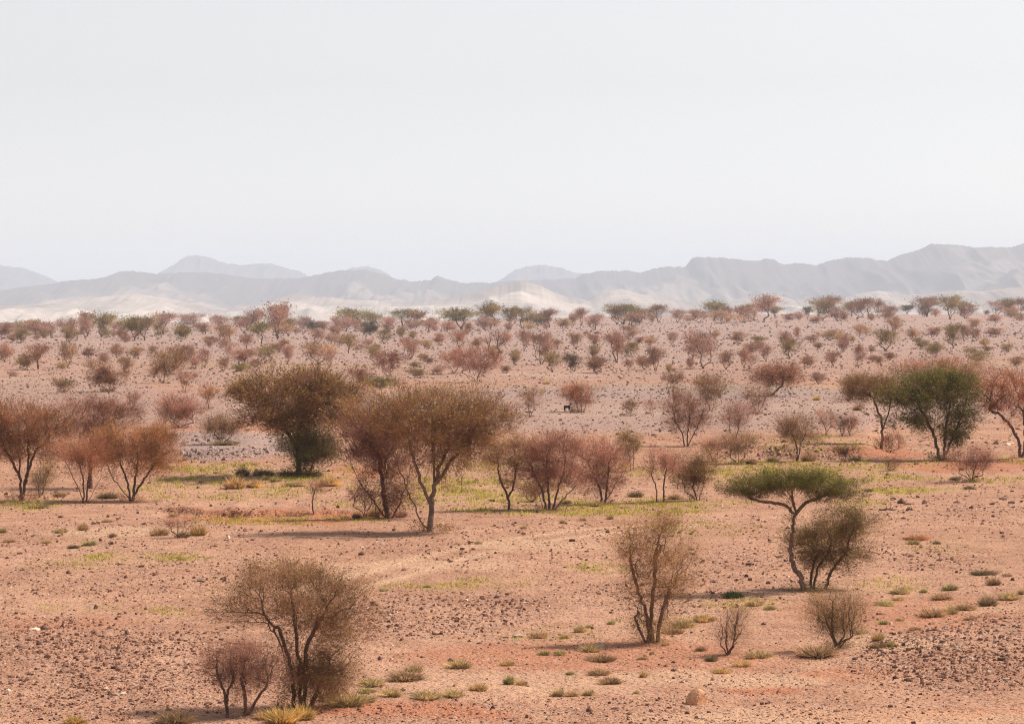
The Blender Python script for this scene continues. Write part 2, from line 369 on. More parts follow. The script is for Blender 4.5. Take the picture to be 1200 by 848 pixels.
range_mesh('mesa_hills', MESA, 17500.0, -60.0, 2600.0, M_FAR, 101, 1.5)
range_mesh('mountain_range', MAIN, 12500.0, -60.0, 3300.0, M_MAIN, 131, 1.5)
range_mesh('pale_foothills', FRONT, 8200.0, -62.0, 2300.0, M_PALE, 171, 1.3, .15)

# ------------------------------------------------------------------ haze: the dusty air between here and the mountains
def build_haze():
    x0, x1, y0, y1, z0, z1 = -16500, 16500, -400, 20500, -75, 330
    V = np.array([(x, y, z) for z in (z0, z1) for y in (y0, y1) for x in (x0, x1)], float)
    Fc = np.array([(0, 2, 3, 1), (4, 5, 7, 6), (0, 1, 5, 4), (2, 6, 7, 3), (0, 4, 6, 2), (1, 3, 7, 5)])
    m = bpy.data.materials.new('dusty_air'); m.use_nodes = True; t = m.node_tree
    t.nodes.remove(t.nodes['Principled BSDF'])
    v = t.nodes.new('ShaderNodeVolumePrincipled')
    v.inputs['Color'].default_value = (.75, .85, 1.0, 1); v.inputs['Density'].default_value = 0.82e-4; v.inputs['Anisotropy'].default_value = 0.0
    t.links.new(v.outputs[0], t.nodes['Material Output'].inputs['Volume'])
    link('haze', mesh_from('haze', V, Fc, 4, [m]), kind='stuff')
build_haze()

# ------------------------------------------------------------------ tree builder
def tubes(chains):
    """chains: list of (points (k,3), radii (k,), sides) -> verts, quads"""
    VV, FF, off = [], [], 0
    for P, Rr, ns in chains:
        k = len(P)
        T = np.gradient(P, axis=0); T /= np.linalg.norm(T, axis=1, keepdims=True) + 1e-9
        ref = np.where(np.abs(T[:, :1]) < .8, np.array([[1., 0, 0]]), np.array([[0, 1., 0]]))
        A = np.cross(T, ref); A /= np.linalg.norm(A, axis=1, keepdims=True) + 1e-9
        B = np.cross(T, A)
        an = np.linspace(0, 2 * np.pi, ns, endpoint=False)
        ring = P[:, None] + Rr[:, None, None] * (np.cos(an)[None, :, None] * A[:, None] + np.sin(an)[None, :, None] * B[:, None])
        VV.append(ring.reshape(-1, 3))
        i = off + np.arange(k - 1)[:, None] * ns + np.arange(ns)[None]
        j = off + np.arange(k - 1)[:, None] * ns + (np.arange(ns)[None] + 1) % ns
        FF.append(np.stack([i, j, j + ns, i + ns], -1).reshape(-1, 4)); off += k * ns
    return np.concatenate(VV), np.concatenate(FF)

def grow_tree(R, crowns, stems, ntips, r_tip, spread=.42, wig=.08, low=.3):
    """limbs forking from the stems towards tips spread through the crown; returns stem chains, limb chains (per limb), tips (origin, end)"""
    cr = np.array(crowns, float)
    area = cr[:, 2] * cr[:, 3]; pick = R.choice(len(cr), ntips * 2, p=area / area.sum())
    d = R.normal(size=(ntips * 2, 3)); d /= np.linalg.norm(d, axis=1, keepdims=True)
    rad = R.random(ntips * 2) ** .42
    keep = (d[:, 2] > -.15) | (R.random(ntips * 2) < .35)
    az_ = np.arctan2(d[:, 1], d[:, 0]); ph = R.random((len(cr), 3)) * 6.28
    rad = rad * (1 + .20 * np.sin(3 * az_ + ph[pick, 0]) + .14 * np.sin(5 * az_ + 4 * d[:, 2] + ph[pick, 1]) + .08 * np.sin(9 * az_ + 7 * d[:, 2] + ph[pick, 2]))
    d[:, 2] = np.where(d[:, 2] > 0, d[:, 2] ** .8 * .92, d[:, 2])
    P = np.stack([cr[pick, 0] + d[:, 0] * rad * cr[pick, 2], d[:, 1] * rad * cr[pick, 4], cr[pick, 1] + d[:, 2] * rad * cr[pick, 3]], -1)[keep][:ntips]
    stem_pts = np.concatenate([np.array([(q[0], q[1]) for q in st])[1:] for st in stems])
    kx = max(1, int(ntips * low)); j_ = R.integers(0, len(stem_pts), kx); j2 = R.integers(0, len(P), kx); tq = (.28 + .55 * R.random((kx, 1)))
    sp3 = np.stack([stem_pts[j_, 0], np.zeros(kx), stem_pts[j_, 1]], -1)
    P = np.concatenate([P, sp3 + (P[j2] - sp3) * tq + R.normal(0, .03, (kx, 3)) * np.linalg.norm(P[j2] - sp3, axis=1, keepdims=True)])
    stem_ch, ends = [], []
    n_all = len(P)
    S, par = [], []
    for k, st in enumerate(stems):
        st = np.array(st, float); L = np.linalg.norm(st[-1, :2] - st[0, :2])
        yy = np.cumsum(R.normal(0, .05, len(st))) * L if st.shape[1] < 3 else st[:, 2].copy()
        yy = yy - yy[0]
        pk = -1
        if st[0, 1] > .12 and S:                       # forks off an earlier stem: start on it
            best = 1e9
            for j, q in enumerate(S):
                dq = np.hypot(q[:, 0] - st[0, 0], q[:, 2] - st[0, 1]); m_ = dq.argmin()
                if dq[m_] < best: best, pk, at_ = dq[m_], j, q[m_]
            st[0, 0], st[0, 1] = at_[0], at_[2]; yy = yy + at_[1]
        m = len(st); tt = np.linspace(0, m - 1, max(5, 4 * m))
        X = np.stack([np.interp(tt, np.arange(m), v) for v in (st[:, 0], yy, st[:, 1])], -1)
        for _ in range(2): X[1:-1] = .25 * X[:-2] + .5 * X[1:-1] + .25 * X[2:]
        X[1:-1] += R.normal(0, .010 * L, (len(X) - 2, 3))
        S.append(X); par.append(pk)
    E = np.array([s[-1] for s in S])
    dd = np.linalg.norm((P[:, None] - E[None]) * np.array([1, .5, .6]), axis=2) * (1 + .15 * R.random((n_all, len(E))))
    own = dd.argmin(1)
    limbs, tips = [], []
    def rr(n): return max(r_tip * n ** .49, .9 * r_tip)
    def seg(bucket, p, dvec, q, r0, r1):
        L = np.linalg.norm(q - p) + 1e-6
        k = 5 if L > .8 else 3
        t = np.linspace(0, 1, k)[:, None]
        c = p + dvec * L * .45
        X = (1 - t) ** 2 * p + 2 * t * (1 - t) * c + t * t * q
        X[1:-1] += R.normal(0, wig * L * .35, (k - 2, 3))
        ns = 8 if r0 > .07 else (5 if r0 > .025 else 3)
        bucket.append((X, np.linspace(r0, r1, k), ns))
        e = X[-1] - X[-2]; return e / (np.linalg.norm(e) + 1e-9)
    def grow(bucket, p, dvec, ids, lvl):
        n = len(ids)
        if n == 1:
            q = P[ids[0]]; seg(bucket, p, dvec, q, rr(1.4), rr(.35)); tips.append((p, q)); return
        T = P[ids]; c = T.mean(0)
        fr = spread * (.75 + .5 * R.random())
        if n <= 3: fr = .5
        if lvl == 0: fr *= .5
        q = p + (c - p) * fr + R.normal(0, wig, 3) * np.linalg.norm(c - p) * .6
        e = seg(bucket, p, dvec, q, rr(n * 1.1), rr(n * .95))
        U = T - q; U = U / (np.linalg.norm(U, axis=1, keepdims=True) + 1e-6)
        U = U - U.mean(0)
        w_, v_ = np.linalg.eigh(U.T @ U)
        a = U @ (v_[:, 2] + R.normal(0, .15, 3))
        o = np.argsort(a); cut = int(np.clip(round(n * (.5 + R.normal(0, .13))), 1, n - 1))
        groups = [ids[o[:cut]], ids[o[cut:]]]
        for gset in groups:
            tdir = P[gset].mean(0) - q; tdir /= np.linalg.norm(tdir) + 1e-9
            nd_ = e * .45 + tdir * .55
            if lvl == 0:
                b2 = []; limbs.append(b2)
            else: b2 = bucket
            grow(b2, q, nd_ / (np.linalg.norm(nd_) + 1e-9), gset, lvl + 1)
    own_n = [max(1, int((own == k).sum())) for k in range(len(S))]
    tot_n = list(own_n)
    for k in range(len(S) - 1, -1, -1):
        if par[k] >= 0: tot_n[par[k]] += tot_n[k]
    for k, X in enumerate(S):
        ids = np.nonzero(own == k)[0]
        if len(ids) == 0: ids = np.array([dd[:, k].argmin()])
        n = len(ids)
        rad_ = np.linspace(rr(tot_n[k]) * 1.1, rr(n), len(X))
        if par[k] < 0: rad_[:2] *= (1.4, 1.12)
        stem_ch.append((X, rad_, 9))
        e = X[-1] - X[-2]; e /= np.linalg.norm(e) + 1e-9
        grow(stem_ch, X[-1], e, ids, 0)
    return stem_ch, limbs, tips

def twig_mesh(R, name, tips, N, tl, tw_w, nleaf, ls, up=.25, fork=None, jit=.75, skirt=None):
    O = np.array([t[0] for t in tips]); Q = np.array([t[1] for t in tips])
    pw = np.exp(R.normal(0, .65, len(Q))); i = R.choice(len(Q), N, p=pw / pw.sum())
    D = Q[i] - O[i]; L = np.linalg.norm(D, axis=1, keepdims=True) + 1e-6; D = D / L
    if fork is not None:
        G = Q[i] - fork; G = G / (np.linalg.norm(G, axis=1, keepdims=True) + 1e-6); D = .5 * D + .6 * G
    t = R.random((N, 1)) * .75 + .3
    base = O[i] + (Q[i] - O[i]) * t + R.normal(0, jit * tl * .55, (N, 3)) * np.array([1, 1, .7])
    dv = D + R.normal(0, .40, (N, 3)) + np.array([0, 0, up]); dv /= np.linalg.norm(dv, axis=1, keepdims=True)
    ln = tl * (.5 + 1.1 * R.random((N, 1)))
    if skirt is not None:                                  # dry shoots and litter round the foot
        sx, sr, sh, sf = skirt; ns = int(N * sf)
        a_ = R.random(ns) * 6.283; r_ = np.sqrt(R.random(ns)) * sr
        base[:ns] = np.stack([sx + r_ * np.cos(a_), r_ * np.sin(a_), R.random(ns) ** 2 * sh * (1 - .6 * r_ / sr)], -1)
        dv[:ns] = np.stack([np.cos(a_) * .7, np.sin(a_) * .7, .25 + .8 * R.random(ns)], -1) + R.normal(0, .35, (ns, 3)); dv[:ns] /= np.linalg.norm(dv[:ns], axis=1, keepdims=True)
        ln[:ns] *= .7
    side = np.cross(dv, R.normal(size=(N, 3))); side /= np.linalg.norm(side, axis=1, keepdims=True) + 1e-9
    wd = tw_w * (.6 + .8 * R.random((N, 1)))
    tip = base + dv * ln + R.normal(0, .06, (N, 3)) * ln
    V1 = np.stack([base - side * wd * .5, base + side * wd * .5, tip], 1).reshape(-1, 3)
    if nleaf:
        j = R.integers(0, N, nleaf)
        pos = base[j] + dv[j] * ln[j] * (.15 + R.random((nleaf, 1)) * .95) + R.normal(0, ls * .8, (nleaf, 3))
        a = R.normal(size=(nleaf, 3)); a /= np.linalg.norm(a, axis=1, keepdims=True)
        b = np.cross(a, R.normal(size=(nleaf, 3))); b /= np.linalg.norm(b, axis=1, keepdims=True)
        a[:, 2] *= .6
        s = ls * (.5 + R.random((nleaf, 1)))
        V2 = np.stack([pos - b * s * .45, pos + b * s * .45, pos + a * s * 1.3], 1).reshape(-1, 3)
        V = np.concatenate([V1, V2])
    else: V = V1
    Fc = np.arange(len(V)).reshape(-1, 3)
    mi = np.concatenate([np.zeros(N, int), np.ones(nleaf, int)])
    return V, Fc, mi

def auto_stems(R, w_, h_, zc, k, base_w=.02):
    """k stems fanning from the ground up to the crown's lower edge"""
    out = []
    hs_ = .8 + .35 * R.random()
    for i in range(k):
        f = (i - (k - 1) / 2) / max(1, (k - 1) / 2) if k > 1 else R.normal(0, .2)
        f += R.normal(0, .22); x1 = f * w_ * .17 * (.6 + .9 * R.random()) + R.normal(0, .04) * w_; zz = zc * hs_ * (.7 + .5 * R.random())
        out.append([(f * base_w * w_, -.06 * h_, 0.0), (f * w_ * .05 + R.normal(0, .015) * w_, zz * .42, R.normal(0, .03) * w_), (x1, zz * .9, R.normal(0, .12) * w_)])
    return out

def make_tree(name, label, cat, base, crowns, stems=None, tw='pk', lf='ol', leaf=.5, od=1.6, n=9000, tips=170, k=1, group=None, bark=None, tl=None, seed=0, up=.25, rt=1.0, depth=.85, name_obj='acacia_tree', wig=.08, low=None):
    bx, by = base
    x, y, z = [float(v[0]) for v in hit(bx, by)]
    s = F / y
    R = np.random.default_rng(seed * 7919 + 13)
    cr = [((cx - bx) / s, (by - cyy) / s, 1.22 * rx / s, 1.09 * ry / s, rx / s * depth) for (cx, cyy, rx, ry) in crowns]
    top = max(c[1] + c[3] for c in cr); lo = min(c[1] - c[3] for c in cr); wid = max(c[0] + c[2] for c in cr) - min(c[0] - c[2] for c in cr)
    zc = np.average([c[1] for c in cr], weights=[c[2] * c[3] for c in cr])
    if stems:
        st = [[((p[0] - bx) / s, (by - p[1]) / s) for p in q] for q in stems]
        for q in st: q[0] = (q[0][0], q[0][1] - .08)
    else: st = auto_stems(R, wid, top, max(lo + .25 * (zc - lo), .35 * zc), k)
    r_tip = rt * .0046 * (top / 4.5) ** .8
    stem_ch, limbs, tp = grow_tree(R, cr, st, int(tips * 1.7), max(r_tip, .003), wig=wig, low=(low if low is not None else (.34 if cat == 'tree' else .5)))
    A = sum(math.pi * c[2] * c[3] for c in cr) * .8
    tl = 1.3 * (tl or .10 * math.sqrt(A) + .10)
    N = n; od *= 1.02; wd = od * (1 - .45 * leaf) * A / (N * tl * .5 * .7)
    nl = int(N * 2.4 * leaf) if leaf > .02 else 0
    ls = math.sqrt(od * .8 * leaf * A / max(nl, 1) / .3) if nl else 0
    fork = np.mean([np.array([q[-1][0], 0, q[-1][1]]) for q in st], 0)
    V, Fc, mi = twig_mesh(R, name, tp, N, tl, wd, nl, ls, up, fork, skirt=(np.mean([q[0][0] for q in st]), .11 * wid + .12, .10 * top, .05 if cat != 'tree' else .018))
    t = thing(name_obj, label, cat, (x, y, z), group)
    bk = bark or M_BARK
    v1, f1 = tubes(stem_ch); link('trunk', mesh_from('trunk', v1, f1, 4, [bk], None, True), t)
    for lb in limbs:
        if lb:
            v1, f1 = tubes(lb); link('limb', mesh_from('limb', v1, f1, 4, [bk], None, True), t)
    link('crown', mesh_from('crown', V, Fc, 3, [M_TW[tw], M_LF[lf]], mi), t)
    return t

# ------------------------------------------------------------------ the trees that can be told apart, front to back
G_MID = 'acacias scattered across the plain'
def T(label, base, crowns, **kw):
    T.n += 1
    return make_tree('acacia', label, kw.pop('cat', 'tree'), base, crowns, seed=T.n, group=kw.pop('group', G_MID), **kw)
T.n = 0
# foreground
T('large spreading olive acacia with shaggy dead skirt, nearest tree at lower left', (350, 829), [(330, 688, 66, 22), (402, 695, 34, 20), (280, 718, 42, 18), (385, 728, 50, 15), (345, 676, 50, 15), (408, 742, 28, 12), (345, 712, 60, 14), (380, 790, 36, 26), (376, 798, 34, 24), (355, 800, 24, 24), (392, 770, 26, 18)],
  stems=[[(346, 830), (343, 800), (339, 772), (328, 735)], [(357, 830), (358, 795), (360, 755), (372, 725)], [(352, 828), (353, 800), (350, 770), (345, 720)], [(362, 828), (372, 808), (380, 792)]], tw='br', lf='ol', leaf=.42, od=1.3, n=22000, tips=400, tl=.26, rt=.85)
T('small bare pinkish tree with two dark trunks beside the nearest olive acacia', (266, 838), [(280, 772, 40, 22), (262, 785, 26, 16), (305, 785, 22, 18), (290, 800, 36, 18)],
  stems=[[(266, 838), (264, 812), (257, 795)], [(267, 836), (266, 812), (274, 796)], [(288, 836), (287, 810), (283, 796)], [(290, 836), (303, 815), (312, 804)]], tw='pk', lf='pk', leaf=.12, od=1.2, n=10000, tips=220, tl=.22)
T('airy upright olive tan tree on bare red sand at lower centre', (762, 752), [(768, 628, 32, 28), (742, 652, 24, 34), (780, 662, 34, 24), (770, 692, 36, 18), (795, 684, 22, 14), (760, 735, 26, 12)],
  stems=[[(760, 752), (758, 715), (748, 690), (738, 655)], [(764, 752), (764, 712), (768, 680), (770, 645)], [(770, 752), (774, 720), (784, 692)], [(757, 750), (748, 735), (744, 722)]], tw='or', lf='ky', leaf=.5, od=.85, n=11000, tips=250, tl=.28, bark=M_BARK2, wig=.12)
T('flat-topped green umbrella acacia with one long bent trunk at right', (944, 692), [(925, 567, 66, 8), (876, 577, 34, 6), (976, 580, 34, 8), (930, 557, 42, 6), (905, 572, 50, 7), (952, 570, 46, 8)],
  stems=[[(944, 692), (936, 675), (927, 655), (929, 632), (931, 612), (934, 598)], [(934, 600), (922, 592), (900, 590), (880, 585)], [(934, 600), (944, 590), (962, 584)]], tw='gr', lf='gr', leaf=.7, od=2.1, n=14000, tips=320, tl=.18, up=.35, rt=.95, bark=M_BARK2, depth=.7, low=.06)
T('dense dark olive acacia with several stems tucked under the umbrella acacia', (958, 690), [(975, 630, 40, 20), (938, 634, 24, 13), (1000, 618, 26, 15), (985, 652, 34, 18), (955, 655, 28, 14), (1020, 612, 16, 7), (990, 604, 24, 8)],
  stems=[[(950, 690), (951, 668), (960, 648)], [(953, 690), (958, 665), (972, 645)], [(967, 690), (974, 668), (992, 645)]], tw='br', lf='gr', leaf=.55, od=1.4, n=13000, tips=280, tl=.24)
T('waist-high olive thorn shrub in front of the umbrella acacia', (982, 758), [(976, 708, 28, 18), (962, 722, 18, 18), (994, 722, 22, 20), (980, 738, 24, 14)], k=5, tw='ol', lf='ky', leaf=.4, od=.9, n=7000, tips=160, tl=.26, cat='shrub')
T('sparse yellowish sapling with bare lower twigs left of the thorn shrub', (853, 766), [(860, 722, 22, 13), (855, 745, 20, 16)], k=3, tw='br', lf='ky', leaf=.35, od=.62, n=3600, tips=90, tl=.24, cat='sapling')
# across the dry wash
T('broad olive brown acacia with forked trunks at centre, throwing a long shadow', (503, 623), [(505, 474, 70, 24), (555, 492, 50, 30), (446, 494, 48, 24), (505, 500, 66, 24), (575, 505, 32, 24), (530, 525, 44, 22)],
  stems=[[(505, 623), (505, 595), (508, 572), (515, 548), (528, 520)], [(502, 622), (489, 600), (478, 572), (466, 540)], [(505, 590), (495, 568), (486, 540), (478, 512)], [(508, 575), (509, 548), (506, 515)], [(512, 562), (528, 540), (548, 520)]],
  tw='br', lf='ky', leaf=.42, od=1.5, n=19000, tips=380, tl=.36, bark=M_BARK2, rt=.75)
T('dark purplish acacia with low bushy stems behind the broad central acacia', (455, 607), [(440, 502, 46, 22), (428, 535, 34, 16), (466, 525, 36, 26), (450, 585, 34, 20), (425, 515, 26, 18)],
  stems=[[(455, 607), (449, 575), (446, 545)], [(453, 607), (440, 590), (432, 578)], [(458, 607), (470, 588)]], tw='pu', lf='pu', leaf=.25, od=1.7, n=11000, tips=230, tl=.36)
T('small leafless pink bush left of the dark purplish acacia', (428, 606), [(424, 580, 18, 15)], k=3, tw='pk', lf='pk', leaf=.1, od=.7, n=2200, tips=60, cat='shrub')
T('big spreading olive acacia on the left, top of its crown above the plain', (350, 557), [(345, 452, 62, 24), (298, 468, 32, 18), (392, 465, 36, 26), (345, 480, 60, 22), (318, 494, 36, 12), (380, 492, 40, 14), (280, 462, 20, 12)],
  stems=[[(350, 557), (349, 530), (345, 510)], [(347, 525), (335, 503), (322, 487)], [(348, 520), (353, 500), (358, 482)]], tw='br', lf='ky', leaf=.45, od=1.9, n=15000, tips=320, tl=.42, rt=1.05)
T('round dark green bush in front of the big spreading left acacia', (365, 558), [(362, 520, 28, 20), (375, 532, 22, 18), (350, 530, 20, 16)], k=3, tw='dk', lf='gr', leaf=.7, od=2.0, n=7000, tips=140, cat='shrub')
T('russet acacia with V-shaped trunks cut by the left edge', (26, 586), [(28, 494, 58, 24), (0, 500, 34, 26), (58, 505, 28, 26), (25, 522, 50, 22)],
  stems=[[(25, 586), (24, 560), (22, 535)], [(27, 586), (30, 560), (42, 528)], [(24, 562), (14, 540), (4, 525)], [(28, 572), (33, 545), (35, 520)]], tw='br', lf='or', leaf=.28, od=1.5, n=12000, tips=260, tl=.36, rt=.9)
T('slim orange brown acacia between the two russet acacias at left', (99, 589), [(92, 526, 34, 17), (98, 545, 26, 14), (110, 535, 22, 16)], stems=[[(98, 589), (98, 565), (94, 548)], [(101, 589), (103, 565), (108, 548)], [(99, 588), (92, 572), (86, 560)], [(102, 588), (112, 570), (118, 560)]], tw='rd', lf='or', leaf=.3, od=1.25, n=5500, tips=130, tl=.34)
T('tall mauve acacia rising behind the orange brown acacia at left', (106, 572), [(110, 484, 40, 18), (145, 488, 24, 16), (108, 505, 34, 14)], stems=[[(106, 572), (106, 540), (107, 515)]], tw='pu', lf='rd', leaf=.25, od=1.3, n=8000, tips=180, tl=.38)
T('orange brown fan-shaped acacia with stout forked trunk at left', (154, 587), [(155, 514, 42, 16), (184, 522, 24, 24), (130, 520, 22, 18), (165, 540, 40, 22), (190, 540, 14, 16)],
  stems=[[(153, 587), (150, 565), (142, 545)], [(155, 587), (158, 562), (162, 538)], [(156, 582), (168, 562), (180, 545)], [(152, 584), (140, 570), (132, 560)]], tw='or', lf='or', leaf=.3, od=1.6, n=10000, tips=220, tl=.34)
T('low olive bush right of the trunk of the left edge acacia', (48, 580), [(46, 562, 14, 12), (54, 548, 9, 6)], k=3, tw='ol', lf='ol', leaf=.6, od=1.3, n=2000, tips=50, cat='shrub')
T('small acacia with yellowish cap and two crooked stems right of centre', (597, 597), [(596, 528, 32, 14), (576, 540, 16, 10), (612, 542, 18, 10)], stems=[[(597, 597), (595, 580), (586, 562), (583, 548)], [(596, 582), (603, 566), (605, 548)]], tw='br', lf='ky', leaf=.5, od=1.25, n=5000, tips=120, tl=.30, wig=.12)
T('wide pinkish leafless acacia with a fan of stems right of centre', (643, 597), [(635, 540, 34, 28), (662, 526, 38, 18), (655, 560, 38, 20), (625, 560, 22, 18)],
  stems=[[(640, 597), (636, 575), (628, 558)], [(643, 597), (643, 572), (640, 552)], [(646, 597), (654, 572), (662, 552)], [(648, 597), (664, 580), (676, 568)], [(637, 596), (632, 580)]], tw='pk', lf='pk', leaf=.12, od=1.35, n=10000, tips=230, tl=.30)
T('rounded pinkish leafless acacia right beside the wide pink one', (708, 590), [(696, 538, 34, 28), (712, 550, 20, 26), (702, 565, 26, 16)], stems=[[(706, 590), (703, 570), (692, 552)], [(709, 590), (711, 568), (714, 550)], [(708, 588), (720, 570)]], tw='pk', lf='pk', leaf=.12, od=1.25, n=7500, tips=180, tl=.30)
T('small olive acacia on twin thin trunks behind the pink acacias', (741, 552), [(738, 519, 14, 13), (733, 528, 9, 6)], stems=[[(739, 552), (738, 535)], [(743, 552), (742, 535)]], tw='ol', lf='ol', leaf=.6, od=1.4, n=2400, tips=60)
T('thin pale pink tree on two dark stems left of the green-brown bush', (773, 588), [(775, 540, 24, 16), (762, 552, 14, 12), (790, 550, 14, 14)], stems=[[(770, 588), (769, 570), (763, 556)], [(778, 586), (778, 565), (780, 552)]], tw='pk', lf='pk', leaf=.1, od=.85, n=4200, tips=110, tl=.28)
T('upright olive tree with dark stems right of the thin pink tree', (817, 586), [(820, 546, 20, 18), (812, 562, 20, 16), (800, 562, 12, 14)], k=3, tw='br', lf='ol', leaf=.5, od=1.3, n=4800, tips=120, tl=.28)
T('vase-shaped bare brown acacia standing alone on the right middle plain', (804, 523), [(806, 480, 28, 16), (795, 466, 15, 8), (808, 496, 24, 14)], stems=[[(802, 523), (800, 508), (792, 495)], [(805, 523), (806, 505), (808, 490)], [(806, 522), (814, 505), (822, 490)]], tw='br', lf='pk', leaf=.15, od=1.3, n=5500, tips=140)
T('olive brown vase-shaped acacia behind the bare brown one', (833, 481), [(832, 452, 20, 13), (834, 463, 15, 10)], k=2, tw='br', lf='ky', leaf=.35, od=1.2, n=3200, tips=90)
T('spindly pink acacia right of the bare brown vase-shaped acacia', (861, 515), [(864, 485, 17, 14), (860, 494, 14, 8)], k=2, tw='pk', lf='pk', leaf=.12, od=.95, n=2800, tips=80)
T('spreading grey olive shrub below the spindly pink acacia', (864, 543), [(866, 520, 22, 13), (856, 526, 12, 10)], k=4, tw='br', lf='ol', leaf=.4, od=1.1, n=3200, tips=80, cat='shrub')
T('low brown shrub left of the grey olive shrub', (835, 541), [(834, 524, 15, 11)], k=3, tw='rd', lf='br', leaf=.25, od=1.0, n=1800, tips=50, cat='shrub')
T('brown olive acacia at the rocky bank, leaning stems, right middle', (934, 540), [(936, 498, 22, 13), (922, 505, 14, 11), (940, 515, 18, 10)], stems=[[(934, 540), (934, 522), (928, 508)], [(935, 540), (938, 520), (943, 508)]], tw='br', lf='ol', leaf=.35, od=1.2, n=4200, tips=110)
T('wind-bent russet acacia with one strongly leaning dark trunk, right middle', (902, 464), [(912, 434, 24, 9), (925, 442, 18, 10), (898, 442, 16, 9), (885, 447, 8, 7), (908, 446, 20, 8)], stems=[[(902, 464), (910, 458), (917, 451), (918, 444)]], tw='rd', lf='br', leaf=.3, od=1.3, n=4200, tips=110, rt=1.5)
T('grey brown bush below the wind-bent acacia', (888, 484), [(888, 466, 17, 12)], k=3, tw='br', lf='br', leaf=.25, od=1.1, n=2000, tips=60, cat='shrub')
T('narrow bare sapling left of two twin saplings near the rocky bank', (968, 510), [(968, 490, 11, 12)], k=2, tw='rd', lf='ol', leaf=.2, od=.9, n=1400, tips=44, cat='sapling')
T('left twin of two bare saplings near the rocky bank', (987, 511), [(987, 496, 8, 12)], k=2, tw='br', lf='ol', leaf=.25, od=.95, n=1200, tips=40, cat='sapling')
T('right twin of two bare saplings near the rocky bank', (996, 511), [(998, 496, 9, 12)], k=2, tw='rd', lf='br', leaf=.2, od=.95, n=1200, tips=40, cat='sapling')
T('olive umbrella acacia on a straight trunk left of the big green acacia', (1033, 526), [(1018, 452, 30, 13), (1035, 462, 26, 14), (1010, 466, 22, 9)], stems=[[(1033, 526), (1034, 505), (1031, 488), (1024, 472)], [(1034, 502), (1040, 486), (1043, 472)]], tw='br', lf='ol', leaf=.45, od=1.7, n=7000, tips=160, tl=.36, low=.1)
T('biggest dark green acacia with bulky crown and forked trunk, right middle', (1103, 539), [(1092, 452, 44, 17), (1060, 472, 26, 15), (1126, 460, 22, 20), (1095, 472, 46, 16), (1074, 494, 30, 8), (1128, 490, 20, 12), (1116, 508, 16, 16)],
  stems=[[(1102, 539), (1097, 518), (1090, 497), (1080, 480)], [(1105, 538), (1108, 515), (1110, 492)], [(1106, 536), (1116, 515), (1122, 500)]], tw='gr', lf='gr', leaf=.75, od=2.0, n=14000, tips=320, tl=.36, low=.12)
T('wide pale pink bush peeping over the big green acacia', (1120, 466), [(1060, 434, 28, 8), (1105, 430, 34, 10), (1145, 438, 26, 10), (1115, 445, 50, 12)], k=5, tw='pk', lf='or', leaf=.2, od=1.2, n=5000, tips=140)
T('half-bare reddish acacia on an arched trunk at the right edge', (1197, 536), [(1158, 460, 18, 16), (1182, 448, 26, 14), (1195, 470, 22, 16), (1165, 478, 20, 9), (1210, 460, 20, 20)],
  stems=[[(1196, 536), (1193, 515), (1184, 497), (1170, 485), (1160, 480)], [(1199, 536), (1202, 510), (1200, 488)]], tw='rd', lf='or', leaf=.22, od=1.25, n=7000, tips=160, tl=.32, rt=1.25)
T('leafless pale pink bush on the gravel in front of the big green acacia', (1138, 564), [(1138, 536, 28, 13), (1128, 545, 18, 9), (1150, 543, 14, 11)], k=4, tw='pk', lf='pk', leaf=.1, od=.95, n=4200, tips=120, cat='shrub')
T('tiny pale sapling standing alone in the green wash left of centre', (367, 602), [(371, 573, 11, 13)], stems=[[(367, 602), (366, 585), (369, 575)]], tw='pk', lf='pk', leaf=.15, od=.7, n=1300, tips=44, cat='sapling')
T('spreading olive shrub with dark tuft at its foot, below the pink umbrella bush', (262, 520), [(258, 496, 22, 11), (270, 503, 14, 10), (245, 503, 10, 8)], k=4, tw='br', lf='ol', leaf=.4, od=1.2, n=3200, tips=90, cat='shrub')
T('dense pink umbrella-shaped bush on the left middle plain', (211, 501), [(203, 474, 26, 12), (218, 483, 22, 12), (200, 487, 16, 9)], k=4, tw='pk', lf='rd', leaf=.2, od=1.4, n=4200, tips=120, cat='shrub')
T('small orange pink bush between the pink umbrella bush and the big olive crown', (244, 479), [(244, 461, 12, 11)], k=2, tw='or', lf='rd', leaf=.2, od=1.1, n=1700, tips=50, cat='shrub')
T('compact russet fan-shaped bush with the black goat beside it', (680, 483), [(674, 461, 21, 11), (681, 470, 14, 10)], stems=[[(678, 483), (676, 472), (670, 465)], [(681, 483), (682, 470)], [(683, 483), (688, 470)], [(668, 482), (668, 470)]], tw='rd', lf='or', leaf=.25, od=1.7, n=3600, tips=100, cat='shrub')
T('airy tan bush left of the russet bush with the goat', (621, 489), [(622, 466, 13, 15)], k=2, tw='br', lf='tan', leaf=.3, od=1.0, n=1900, tips=60, cat='shrub')
T('knee-high olive bush right of the russet bush with the goat', (740, 487), [(740, 475, 11, 7)], k=3, tw='br', lf='ol', leaf=.4, od=1.3, n=1100, tips=36, cat='shrub')
T('wispy low pink bush next to the knee-high olive bush', (763, 485), [(763, 475, 9, 8)], k=2, tw='pk', lf='pk', leaf=.1, od=.7, n=700, tips=30, cat='shrub')
T('little bright green umbrella acacia above the broad central acacia', (446, 468), [(447, 449, 18, 6)], stems=[[(446, 468), (447, 458)]], tw='gr', lf='gr', leaf=.8, od=2.0, n=1900, tips=60, up=.6)
T('small mauve bush left of the little bright green umbrella acacia', (423, 457), [(422, 440, 13, 11)], k=1, tw='pu', lf='rd', leaf=.2, od=1.4, n=1500, tips=50, cat='shrub')
